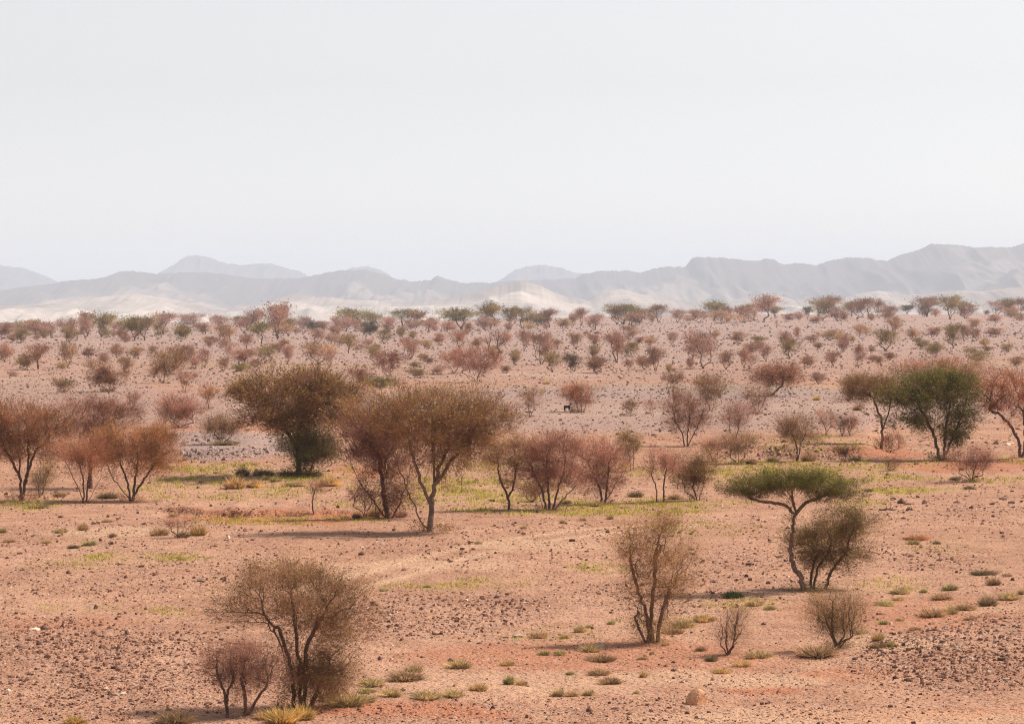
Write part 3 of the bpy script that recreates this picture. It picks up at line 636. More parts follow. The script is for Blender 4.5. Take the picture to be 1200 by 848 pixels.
T('dark brown layered bush on the stony left plain', (127, 459), [(128, 441, 20, 10), (112, 430, 14, 7), (120, 447, 14, 8)], k=3, tw='br', lf='br', leaf=.35, od=1.7, n=3000, tips=80, cat='shrub')
T('olive vase-shaped acacia with dark trunk on the stony left plain', (192, 449), [(193, 420, 20, 11), (197, 430, 16, 10)], k=2, tw='br', lf='ol', leaf=.4, od=1.3, n=2800, tips=80)
T('low olive bush on the stony ground at far left', (73, 460), [(73, 451, 12, 8)], k=4, tw='br', lf='ol', leaf=.5, od=1.4, n=1300, tips=40, cat='shrub')
T('small reddish bush above the tall mauve acacia', (153, 480), [(155, 467, 9, 9)], k=2, tw='rd', lf='rd', leaf=.2, od=1.0, n=900, tips=34, cat='shrub')
T('small reddish upright bush right of the olive vase-shaped left acacia', (217, 460), [(218, 443, 11, 11)], k=2, tw='rd', lf='or', leaf=.2, od=1.0, n=1300, tips=44, cat='shrub')
T('wide bare reddish acacia just above the broad central crown', (558, 448), [(560, 418, 26, 12), (548, 428, 16, 9), (572, 428, 14, 9)], k=3, tw='pk', lf='rd', leaf=.15, od=1.2, n=3800, tips=110)
T('narrower reddish acacia touching the wide bare one above the central crown', (532, 438), [(532, 422, 15, 13)], k=2, tw='rd', lf='rd', leaf=.15, od=1.2, n=1900, tips=60)
T('rounded mauve acacia above the little bright green umbrella acacia', (455, 441), [(455, 424, 18, 14)], k=2, tw='pu', lf='rd', leaf=.2, od=1.4, n=2200, tips=70)
T('grey brown bush on the gravel strip right of centre', (788, 455), [(790, 443, 12, 10)], k=3, tw='br', lf='br', leaf=.3, od=1.3, n=1400, tips=44, cat='shrub')
T('upright olive bush half hidden left of the olive umbrella acacia', (994, 468), [(995, 452, 10, 12)], k=3, tw='br', lf='ol', leaf=.4, od=1.2, n=1200, tips=40, cat='shrub')
T('low dome of brown twigs at the foot of the olive umbrella acacia', (1043, 530), [(1043, 517, 16, 11)], k=5, tw='rd', lf='br', leaf=.2, od=1.1, n=1600, tips=50, cat='shrub')
T('bare dark little bush in the green strip left of the pale pink bush', (1045, 551), [(1046, 543, 13, 7)], k=4, tw='br', lf='br', leaf=.1, od=.9, n=900, tips=36, cat='shrub')
T('low grey brown bush on the rocky bank at right', (990, 540), [(988, 530, 14, 8)], k=5, tw='br', lf='br', leaf=.25, od=1.2, n=1200, tips=40, cat='shrub')
T('low twiggy mound behind the small acacia with yellowish cap', (622, 588), [(622, 577, 16, 8)], k=6, tw='br', lf='br', leaf=.2, od=1.2, n=1400, tips=44, cat='shrub')
T('wispy dead bush with tan base on the gravel at left', (210, 630), [(208, 615, 18, 10)], k=4, tw='rd', lf='br', leaf=.15, od=.6, n=1300, tips=44, cat='shrub')

# ------------------------------------------------------------------ the farther trees: a few grown shapes, each copied as an individual
def far_template(kind, seed):
    R = np.random.default_rng(seed)
    if kind == 'u':   cr = [(0, .76, .50, .20, .45), (R.normal(0, .12), .84, .34, .14, .3), (R.normal(0, .2), .62, .30, .16, .3)]; k = R.integers(1, 4); zc = .40; leaf, od, upv = .5, 2.0, .35
    elif kind == 'v': cr = [(0, .72, .46, .24, .42), (R.normal(0, .16), .52, .36, .24, .35), (R.normal(0, .2), .82, .28, .16, .25)]; k = R.integers(2, 5); zc = .26; leaf, od, upv = .25, 1.4, .3
    elif kind == 'r': cr = [(0, .58, .46, .36, .44), (R.normal(0, .15), .38, .42, .30, .36)]; k = 3; zc = .16; leaf, od, upv = .5, 2.3, .2
    elif kind == 'd': cr = [(0, .8, .32, .18, .3), (-.25, .62, .2, .14, .2), (.25, .6, .2, .14, .2)]; k = 2; zc = .35; leaf, od, upv = .05, .6, .3
    else:             cr = [(0, .60, .46, .32, .44), (R.normal(0, .2), .38, .40, .28, .36), (R.normal(0, .2), .76, .30, .20, .26)]; k = R.integers(3, 6); zc = .14; leaf, od, upv = .25, 1.4, .25
    st = auto_stems(R, 1.0, 1.0, zc, int(k))
    stem_ch, limbs, tp = grow_tree(R, cr, st, 90, .0024 if kind != 'd' else .004)
    for lb in limbs: stem_ch += lb
    v1, f1 = tubes(stem_ch)
    A = sum(math.pi * c[2] * c[3] for c in cr) * .75; N = 1500 if kind != 'd' else 700; tl = .16
    nl = int(N * leaf * 1.2)
    V, Fc, mi = twig_mesh(R, 'far', tp, N, tl, od * (1 - .45 * leaf) * A / (N * tl * .35), nl, math.sqrt(od * .8 * leaf * A / nl / .3), upv, np.array([0, 0, zc]))
    return mesh_from('far_trunk', v1, f1, 4, [M_BARK2], None, True), mesh_from('far_crown', V, Fc, 3, [M_TW['pk'], M_LF['ol']], mi)
TEMPL = {k: [far_template(k, 500 + 31 * i + ord(k)) for i in range(n)] for k, n in (('u', 6), ('v', 7), ('b', 7), ('r', 2), ('d', 2))}
FAR = """4,397,24,18,b,pk;14,401,12,9,b,pk;25,402,18,16,b,ol;33,393,36,15,u,ol;45,396,26,20,b,pk;60,395,12,14,b,pk;80,392,26,18,v,pk;82,401,18,17,b,ol;100,396,14,20,v,pk;103,394,20,24,u,pk;119,395,22,25,u,gr;122,396,16,12,b,ol;133,395,8,8,b,pk;136,390,18,14,v,pk;144,396,16,13,b,pk;158,399,26,24,u,gr;170,399,22,24,v,ol;185,398,14,16,v,ol;192,392,30,22,v,pk
5,424,20,18,b,rd;29,433,18,16,b,tan;45,433,26,27,v,rd;79,431,22,25,v,or;105,420,14,13,b,br;119,426,11,12,b,pk;137,419,16,14,b,rd;158,420,18,14,b,or;150,437,14,18,b,or;178,414,11,9,b,br;14,441,14,6,b,pk;73,433,12,8,b,tan;181,441,14,9,b,pk
222,386,30,16,v,pk;215,398,18,16,r,ol;240,392,18,14,b,br;258,388,20,17,u,pk;263,404,20,22,v,or;278,384,18,12,u,ol;286,390,22,16,v,pk;297,390,18,22,u,pk;306,403,18,22,u,gr;289,408,16,16,v,rd;325,398,26,34,u,pk;326,396,22,18,v,or;338,394,18,20,v,ol;356,390,16,18,v,pk;367,390,14,14,b,dk;380,388,16,12,b,pk;396,390,12,18,v,pk;372,403,20,16,v,pk;388,403,14,13,b,pk
248,404,14,10,b,tan;263,411,14,12,b,pk;268,417,10,10,b,pk;240,431,14,20,v,rd;262,435,12,14,v,br;281,427,20,17,b,rd;310,425,24,18,v,ol;302,432,16,10,b,br;328,413,18,14,b,rd;338,420,16,14,v,rd;337,426,12,16,v,pk;373,427,34,24,v,or;386,428,12,14,v,pk;281,441,18,12,u,gr;208,430,26,24,b,br;228,432,14,14,b,pk;222,420,14,14,b,pk;398,405,14,12,b,pk
416,385,32,20,u,gr;438,386,22,18,u,gr;405,388,18,16,b,pk;418,389,16,14,b,pk;433,393,16,16,r,dk;456,388,22,15,v,pk;472,382,24,17,u,gr;488,384,20,18,u,br;481,386,14,12,b,pk;503,390,16,14,v,pk;508,384,16,12,b,pk;541,386,42,20,u,gr;523,389,16,12,b,rd;548,389,12,10,b,br;575,386,24,28,u,ol;568,387,18,15,b,pk;580,383,16,9,b,or;598,386,16,22,u,ol
450,403,16,16,v,ol;470,401,12,17,v,ol;483,398,10,10,b,ol;408,414,18,22,v,ol;432,405,12,8,b,pk;424,410,12,7,b,pk;438,424,18,16,v,ol;481,421,18,20,v,rd;501,409,14,10,b,tan;516,405,15,14,b,rd;538,408,20,18,v,rd;560,408,14,12,b,or;580,423,24,34,d,pk;591,405,16,16,b,rd;495,422,9,8,b,tan;514,439,16,10,b,pk;492,443,20,12,b,ol;592,437,10,8,b,br
612,385,26,20,v,ol;631,382,16,14,r,dk;644,384,16,20,u,pk;660,385,18,10,b,or;672,382,12,14,v,br;682,381,14,17,u,pk;697,387,20,18,v,pk;723,380,20,18,v,br;730,380,36,19,u,gr;741,382,30,17,b,br;772,378,16,17,u,br;764,378,8,8,b,or;794,378,16,13,v,pk;620,386,12,8,b,tan;640,386,6,7,b,rd
614,412,12,22,v,rd;604,428,14,18,b,ol;634,427,26,32,v,rd;653,405,10,7,b,ol;648,436,22,22,v,ol;675,409,18,18,v,or;673,435,16,20,b,dk;697,420,14,14,b,ol;699,406,12,14,b,rd;699,437,28,18,b,br;722,425,26,34,v,rd;737,399,18,16,v,or;741,419,16,18,b,ol;748,403,10,8,b,rd;761,405,13,12,b,or;788,404,14,13,v,or;755,433,18,16,b,br;768,434,18,26,v,br;736,434,10,11,v,rd
820,378,22,14,v,br;837,375,24,18,u,gr;843,379,26,15,b,or;852,376,14,16,v,br;869,378,20,17,b,br;883,375,18,15,u,or;895,376,22,24,u,rd;909,373,18,13,u,ol;922,377,12,9,b,rd;936,375,12,9,b,pk;946,374,10,13,u,dk;964,376,26,22,v,ol;974,372,20,21,u,pk;982,376,20,14,b,pk;998,371,18,15,u,gr;806,377,10,8,b,or;910,384,5,8,d,rd
824,432,30,42,v,pk;811,421,14,20,v,br;838,396,12,7,b,or;866,403,18,14,b,or;887,404,16,9,u,ol;880,415,14,12,b,br;919,404,16,14,b,pk;934,400,8,14,v,rd;925,420,24,22,v,ol;953,401,12,10,b,rd;973,399,20,11,b,or;990,402,12,8,b,or;988,411,15,13,b,rd;851,433,17,19,v,br;872,432,12,22,v,rd;898,424,14,16,v,pk;947,431,18,14,b,br;976,430,17,15,v,rd;809,433,10,12,b,rd;959,450,17,13,b,br
1004,374,20,20,v,br;1018,372,22,20,u,br;1030,373,14,18,v,rd;1021,375,10,7,b,ol;1043,373,16,15,b,pk;1063,368,18,9,u,dk;1086,371,24,20,u,br;1113,374,26,22,u,ol;1132,373,24,18,v,br;1083,371,12,11,b,pk;1096,371,12,10,b,pk;1168,369,20,15,v,pk;1183,370,22,18,u,ol;1184,372,20,13,b,rd;1197,371,14,18,v,br;1156,369,8,5,b,or
1011,398,15,16,v,or;1048,393,16,19,v,or;1068,397,18,12,b,or;1092,395,14,11,b,rd;1037,411,28,22,v,ol;1079,409,16,14,b,ol;1117,408,24,27,v,ol;1130,400,14,18,v,br;1142,388,13,13,v,or;1143,400,14,14,v,br;1166,395,18,11,b,rd;1096,418,15,15,b,gr;1143,427,18,18,b,ol;1043,422,15,9,b,br;1006,431,14,24,v,rd;1190,429,16,10,b,br;1022,424,10,8,b,rd;1180,412,12,8,b,tan"""
far = []
for item in FAR.replace('\n', ';').split(';'):
    a = item.split(','); far.append((float(a[0]), float(a[1]), float(a[2]), float(a[3]), a[4], a[5]))
rx_ = np.random.default_rng(61)
for q in range(52):                                        # the small bushes crowding between the others
    b_ = far[int(rx_.integers(len(far)))]
    far.append((float(np.clip(b_[0] + rx_.normal(0, 14), 3, 1197)), float(b_[1] + abs(rx_.normal(0, 4)) + 1), float(7 + 7 * rx_.random()), float(6 + 5 * rx_.random()), 'b', ('pk', 'pk', 'rd', 'br', 'ol', 'tan')[int(rx_.integers(6))]))
far.sort()
ORD = ['', 'second ', 'third ', 'fourth ', 'fifth ', 'sixth ', 'seventh ', 'eighth ', 'ninth ', 'tenth ', 'eleventh ', 'twelfth ', '13th ', '14th ', '15th ', '16th ', '17th ', '18th ', '19th ', '20th ', '21st ', '22nd ', '23rd ', '24th ', '25th ', '26th ', '27th ', '28th ', '29th ', '30th ', '31st ', '32nd ', '33rd ', '34th ', '35th ', '36th ', '37th ', '38th ', '39th ', '40th ']
CN = {'pk': 'pale pink', 'rd': 'reddish', 'or': 'orange tan', 'br': 'brown', 'ol': 'olive', 'gr': 'green', 'dk': 'dark', 'tan': 'straw yellow'}
FN = {'u': ('umbrella-topped acacia', 'tree'), 'v': ('vase-shaped acacia', 'tree'), 'b': ('twiggy bush', 'bush'), 'r': ('dense round bush', 'bush'), 'd': ('bare spindly sapling', 'sapling')}
def skyline(px, py): return py < (403 - 26 * np.clip((px - 150) / 650, 0, 1) - (4 if px > 950 else 0))
cnt, done = {}, {}
for f_ in far:
    key = (skyline(f_[0], f_[1]), f_[4], f_[5]); cnt[key] = cnt.get(key, 0) + 1
hx, hy, hz = hit([f_[0] for f_ in far], [f_[1] for f_ in far])
LKEY = {'gr': 'gr', 'ol': 'ol', 'dk': 'dk', 'pk': 'pk', 'rd': 'rd', 'or': 'or', 'br': 'br', 'tan': 'tan'}
for q, (fx, fy, fw, fh, kd, co) in enumerate(far):
    row = skyline(fx, fy); key = (row, kd, co); i = done.get(key, 0); done[key] = i + 1
    where = 'along the far skyline' if row else 'on the far stony plain'
    if cnt[key] == 1: lab = f'the only {CN[co]} {FN[kd][0]} {where}'
    else: lab = f"{ORD[i] or 'first '}{CN[co]} {FN[kd][0]} from the left {where}"
    s = F / hy[q]
    t = thing({'tree': 'acacia_tree', 'bush': 'thorn_bush', 'sapling': 'sapling'}[FN[kd][1]], lab, FN[kd][1], (float(hx[q]), float(hy[q]), float(hz[q])), 'trees and bushes of the far plain')
    R = np.random.default_rng(9000 + q)
    tr, cw = TEMPL[kd][R.integers(len(TEMPL[kd]))]
    rot = R.random() * 6.28
    W = fw / s * (1.30 + .40 * R.random()); Hh = fh / s * (1.03 + .17 * R.random())
    for nm, me in (('trunk', tr), ('crown', cw)):
        o = link(nm, me, t); o.scale = (W, W, Hh); o.rotation_euler = (0, 0, rot)
        if nm == 'crown':
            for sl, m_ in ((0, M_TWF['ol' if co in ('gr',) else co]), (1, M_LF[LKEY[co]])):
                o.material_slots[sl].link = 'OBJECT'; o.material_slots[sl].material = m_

# ------------------------------------------------------------------ grass tufts and low cushions
def tuft_mesh(seed, kind):
    R = np.random.default_rng(seed); n = 520
    a = R.random(n) * 6.283; r = np.sqrt(R.random(n)) * .36
    lump = 1 + .35 * np.sin(a * 3 + seed) * .6
    base = np.stack([r * np.cos(a) * lump, r * np.sin(a) * lump, np.zeros(n)], -1)
    out = np.stack([np.cos(a), np.sin(a), np.zeros(n)], -1) * (r / .36)[:, None]
    dv = out * (.55 if kind else .9) + R.normal(0, .32, (n, 3)) + np.array([0, 0, 1.0]); dv[:, 2] = np.abs(dv[:, 2]); dv /= np.linalg.norm(dv, axis=1, keepdims=True)
    ln = (.95 * (1 - .55 * (r / .36) ** 2) * (.5 + .55 * R.random(n)))[:, None]
    sd_ = np.cross(dv, R.normal(size=(n, 3))); sd_ /= np.linalg.norm(sd_, axis=1, keepdims=True)
    wd = .035 * (.6 + .8 * R.random((n, 1)))
    mid = base + dv * ln * .55; tip = mid + (dv + out * .35 + R.normal(0, .2, (n, 3))) * ln * .45
    V = np.stack([base - sd_ * wd * .5, base + sd_ * wd * .5, mid + sd_ * wd * .35, tip, mid - sd_ * wd * .35], 1)
    i = np.arange(n) * 5
    Fc = np.concatenate([np.stack([i, i + 1, i + 2], -1), np.stack([i, i + 2, i + 4], -1), np.stack([i + 4, i + 2, i + 3], -1)])
    V[..., 2] = np.maximum(V[..., 2], -.03)
    return mesh_from('tuft', V.reshape(-1, 3), Fc, 3, [M_TUFT['ol']])
TUFTS = [tuft_mesh(40 + i, i % 2) for i in range(6)]
TL = """435,803,32,13,ol;430,811,20,8,gn;458,815,28,13,ol;475,796,40,14,br;486,786,22,11,ol;537,782,30,14,ol;500,818,34,14,ol;531,816,24,13,ol;562,808,22,11,tan;597,801,14,14,gn;611,802,12,8,tan;594,779,16,9,tan
632,747,20,10,br;661,748,12,8,ol;680,740,14,11,ol;637,767,14,8,gn;656,767,14,8,gn;691,763,26,12,ol;704,774,32,11,br;668,790,10,6,gn;703,790,26,10,br;716,800,26,11,br;754,793,10,10,tan;654,815,16,12,ol;670,815,14,8,tan;690,814,15,10,ol;764,766,6,5,gn;753,772,14,5,br;780,756,10,6,tan
800,735,26,14,ol;825,728,26,13,tan;834,774,14,9,dk;846,788,20,9,tan;821,762,14,8,br;788,742,24,10,br;860,700,25,12,dg;884,709,22,11,ol;901,714,14,8,gn;958,768,46,18,br;870,780,22,10,tan;890,769,30,9,ol;880,771,12,8,tan
1029,750,14,13,tan;1028,758,18,8,br;1044,757,10,9,gn;1035,731,12,7,gn;1113,691,18,10,gn;1104,702,24,10,br;1055,695,24,10,ol;1082,694,10,7,gn;1053,703,14,6,tan;1037,709,22,8,gn;1152,673,34,8,dk;1164,685,16,12,br;1158,709,22,15,dk;1182,702,24,12,ol;1130,714,26,10,br;1092,722,30,14,br;1113,719,18,14,ol;1054,727,10,5,ol;1137,726,18,6,br;1070,637,16,7,ol;1098,637,10,5,dk;1075,632,28,8,rd;1198,696,12,10,ol;1018,576,10,6,dk;1136,573,12,6,dk;1072,738,14,6,br;1010,742,14,8,ol
277,572,26,19,tan;299,571,20,13,tan;386,569,24,16,tan;346,569,24,8,ol;323,564,14,8,gn;311,562,8,7,tan;284,558,16,16,dk;310,557,26,10,dk;338,557,22,9,dk;186,627,22,12,br;232,627,20,18,tan;215,629,16,8,dk;44,595,24,10,ol;97,621,12,11,br;71,624,14,7,ol;125,612,14,5,br;132,629,10,7,br;105,639,18,8,gn;86,642,14,6,dk;11,635,16,6,br;55,636,12,5,tan;203,605,10,6,ol;3,624,10,8,ol;265,521,34,7,dk
440,605,18,14,yl;418,607,12,9,dk;659,613,8,6,ol;683,610,8,6,ol;715,608,8,7,ol;615,619,10,5,ol;470,606,14,10,br;125,584,26,10,dk;70,582,16,9,br;700,593,20,9,ol;948,540,16,14,br;1003,540,16,7,ol;1120,562,14,6,dk;957,469,8,7,yl;1005,481,12,10,br;88,848,26,14,yl;205,846,46,18,br;330,846,40,24,yl;352,842,34,22,yl;310,842,22,16,tan;405,826,46,22,ol;388,820,30,18,dk;425,822,30,14,ol;746,812,8,5,gn;560,637,10,5,ol;938,648,10,5,br;1180,675,10,5,br;500,688,10,5,gn;450,692,10,5,gn;690,735,8,5,gn;716,731,9,6,gn;640,450,8,5,yl;830,553,20,10,ol;905,541,14,8,ol;880,543,16,8,br;790,585,16,9,br;745,582,18,9,dk;820,543,12,7,br;663,590,14,7,dk;333,487,8,5,ol"""
tl_ = []
for item in TL.replace('\n', ';').split(';'):
    a = item.split(','); tl_.append((float(a[0]), float(a[1]), float(a[2]), float(a[3]), a[4]))
tl_.sort()
def tzone(px, py):
    if py < 655: return 'in the dry wash band' if py < 600 or px > 560 else 'on the gravel left of the wash'
    if px < 420: return 'around the nearest olive acacia'
    if px < 780: return 'on the red sand at lower centre'
    if px < 1000: return 'near the umbrella acacia at lower right'
    return 'above the stony mound at right'
TN = {'ol': 'olive grass tuft', 'gn': 'green grass tuft', 'br': 'brown dry grass tuft', 'tan': 'straw-coloured dry tuft', 'dk': 'dark scrubby tuft', 'yl': 'golden yellow dry tuft', 'dg': 'dark green cushion bush', 'rd': 'reddish dry tuft'}
cnt, done = {}, {}
for f_ in tl_:
    key = (tzone(f_[0], f_[1]), f_[4]); cnt[key] = cnt.get(key, 0) + 1
hx, hy, hz = hit([f_[0] for f_ in tl_], [f_[1] for f_ in tl_])
for q, (fx, fy, fw, fh, co) in enumerate(tl_):
    key = (tzone(fx, fy), co); i = done.get(key, 0); done[key] = i + 1
    lab = f'{TN[co]} {key[0]}' if cnt[key] == 1 else f"{ORD[i] or 'first '}{TN[co]} from the left {key[0]}"
    s = F / hy[q]; R = np.random.default_rng(3000 + q)
    o = link('cushion_bush' if co == 'dg' else 'grass_tuft', TUFTS[R.integers(6)], None, (float(hx[q]), float(hy[q]), float(hz[q]) - .01), label=lab, category='bush' if co == 'dg' else 'tuft', group='grass tufts on the sand')
    o.scale = (fw / s * .95, fw / s * .95, fh / s * 1.1); o.rotation_euler = (0, 0, R.random() * 6.28)
    o.material_slots[0].link = 'OBJECT'; o.material_slots[0].material = M_TUFT[co]

# ------------------------------------------------------------------ stones
def rock_mesh(seed, flat=.6):
    import bmesh
    R = np.random.default_rng(seed); bm = bmesh.new(); bmesh.ops.create_icosphere(bm, subdivisions=1, radius=.5)
    cuts = [(R.normal(size=3), .26 + .2 * R.random()) for _ in range(7)]
    for v in bm.verts:
        c = np.array(v.co)
        for n_, d_ in cuts:
            n_ = n_ / np.linalg.norm(n_); e = c @ n_ - d_
            if e > 0: c = c - n_ * e
        c *= 1 + R.normal(0, .06); c[2] = max(c[2] * flat * 1.4, -.14)
        v.co = c
    me = bpy.data.meshes.new('stone'); bm.to_mesh(me); bm.free(); me.materials.append(M_ROCKS['dark']); return me
ROCKS = [rock_mesh(70 + i, .5 + .1 * (i % 4)) for i in range(8)]
def stone(px, py, wpx, hpx, tone, label, seed, name='stone', group=None, rot=None):
    x, y, z = [float(v[0]) for v in hit(px, py)]; s = F / y
    o = link(name, ROCKS[seed % 8], None, (x, y, z + .10 * hpx / s), label=label, category='stone')
    if group: o['group'] = group
    o.scale = (wpx / s * 1.1, wpx / s * .9, hpx / s * 1.5); o.rotation_euler = (0, 0, seed * 1.7 if rot is None else rot)
    o.material_slots[0].link = 'OBJECT'; o.material_slots[0].material = M_ROCKS[tone]
    return o
def boulder():
    """squat leaning block, sunlit pale top and rusty face"""
    import bmesh
    x, y, z = [float(v[0]) for v in hit(815, 824)]; s = F / y
    bm = bmesh.new()
    sec = [(-.5, 0), (-.42, .38), (-.16, .78), (.10, 1.0), (.36, .92), (.46, .5), (.52, 0)]
    R = np.random.default_rng(3)
    rings = []
    for j, (yy, k) in enumerate(((-.38, .82), (-.22, .98), (.1, 1.0), (.4, .84))):
        rings.append([bm.verts.new((a * k + R.normal(0, .02), yy * (1.0 + .1 * a) + R.normal(0, .02), max(b * (k - .02) + R.normal(0, .02), -.05))) for a, b in sec])
    for a, b in zip(rings, rings[1:]):
        for i in range(len(sec) - 1): bm.faces.new((a[i], a[i + 1], b[i + 1], b[i]))
        bm.faces.new((a[-1], a[0], b[0], b[-1]))
    bm.faces.new(rings[0][::-1]); bm.faces.new(rings[-1])
    bmesh.ops.recalc_face_normals(bm, faces=bm.faces); bmesh.ops.bevel(bm, geom=bm.edges[:], offset=.05, segments=2, affect='EDGES')
    me = bpy.data.meshes.new('boulder'); bm.to_mesh(me); bm.free(); me.materials.append(M_ROCKS['orange'])
    o = link('boulder', me, None, (x, y, z - .02), label='orange boulder with pale sunlit top on the sand near the bottom edge', category='boulder')
    o.scale = (22 / s, 24 / s, 19 / s); o.rotation_euler = (.08, -.12, .75)
boulder()
stone(702, 757, 18, 6, 'pale', 'pale flat stone at the shadow tip of the airy upright tree', 3)
stone(125, 745, 24, 7, 'brown', 'long flat brown rock topping the lower left gravel slope', 1)
stone(40, 738, 17, 5, 'pale', 'pale slab left of the dark rock on the lower left gravel', 6)
stone(52, 737, 12, 7, 'dark', 'dark rock touching the pale slab on the lower left gravel', 2)
stone(149, 743, 8, 8, 'dark', 'black rock just right of the long flat brown rock', 5)
stone(607, 746, 15, 7, 'grey', 'grey rock on bare sand left of the airy upright tree', 4)
stone(592, 747, 10, 3, 'grey', 'small grey slab left of the grey rock on bare sand', 7)
stone(445, 773, 6, 8, 'dark', 'upright dark stone right of the nearest olive acacia', 0)
stone(806, 824, 9, 6, 'grey', 'grey stone leaning on the left of the orange boulder', 3)
stone(799, 828, 6, 4, 'dark', 'dark pebble left of the orange boulder', 1)
stone(691, 833, 9, 7, 'dark', 'dark rounded stone near the bottom edge, right of centre', 2)
stone(720, 830, 14, 4, 'dark', 'low dark slab near the bottom edge left of the boulder', 6)
stone(764, 833, 8, 6, 'brown', 'brown stone between the dark slab and the orange boulder', 5)
stone(893, 825, 6, 7, 'dark', 'dark pointed stone right of the orange boulder', 4)
stone(1043, 828, 8, 5, 'dark', 'dark stone on the pale track below the stony mound', 7)
stone(981, 833, 10, 4, 'dark', 'flat dark stone at the left end of the pale track', 0)
stone(81, 672, 8, 6, 'dark', 'lone black stone below the yellow sprouts at left', 2)
stone(112, 713, 7, 6, 'dark', 'dark stone on the sandy strip above the left gravel', 3)
stone(172, 714, 8, 7, 'brown', 'red brown stone on the sandy strip above the left gravel', 5)
stone(423, 650, 10, 6, 'dark', 'larger of two dark stones in front of the long tree shadow', 6)
stone(449, 648, 7, 4, 'dark', 'smaller of two dark stones in front of the long tree shadow', 1)
stone(712, 624, 6, 6, 'dark', 'round dark stone left of the airy tree top', 4)
stone(670, 634, 10, 5, 'dark', 'dark flat stone on the gravel right of the faint track', 7)
stone(1057, 590, 12, 8, 'dark', 'first and largest of the dark rocks in a line on the right gravel', 2)
stone(1083, 590, 9, 6, 'dark', 'second dark rock in the line on the right gravel', 3)
stone(1122, 589, 12, 4, 'dark', 'third, flat dark rock in the line on the right gravel', 5)
stone(1163, 591, 8, 5, 'dark', 'small dark rock below the right end of the rock line', 6)
stone(1176, 585, 12, 5, 'dark', 'dark rock at the right end of the rock line', 0)
stone(1179, 796, 11, 5, 'pale', 'white stone on the stony mound near the right edge', 4)
stone(719, 396, 5, 4, 'pale', 'white block among reddish trees on the far plain', 1)
stone(688, 391, 10, 4, 'dark', 'left of two low dark rocks below the far skyline', 2)
stone(701, 391, 12, 5, 'dark', 'right of two low dark rocks below the far skyline', 5)

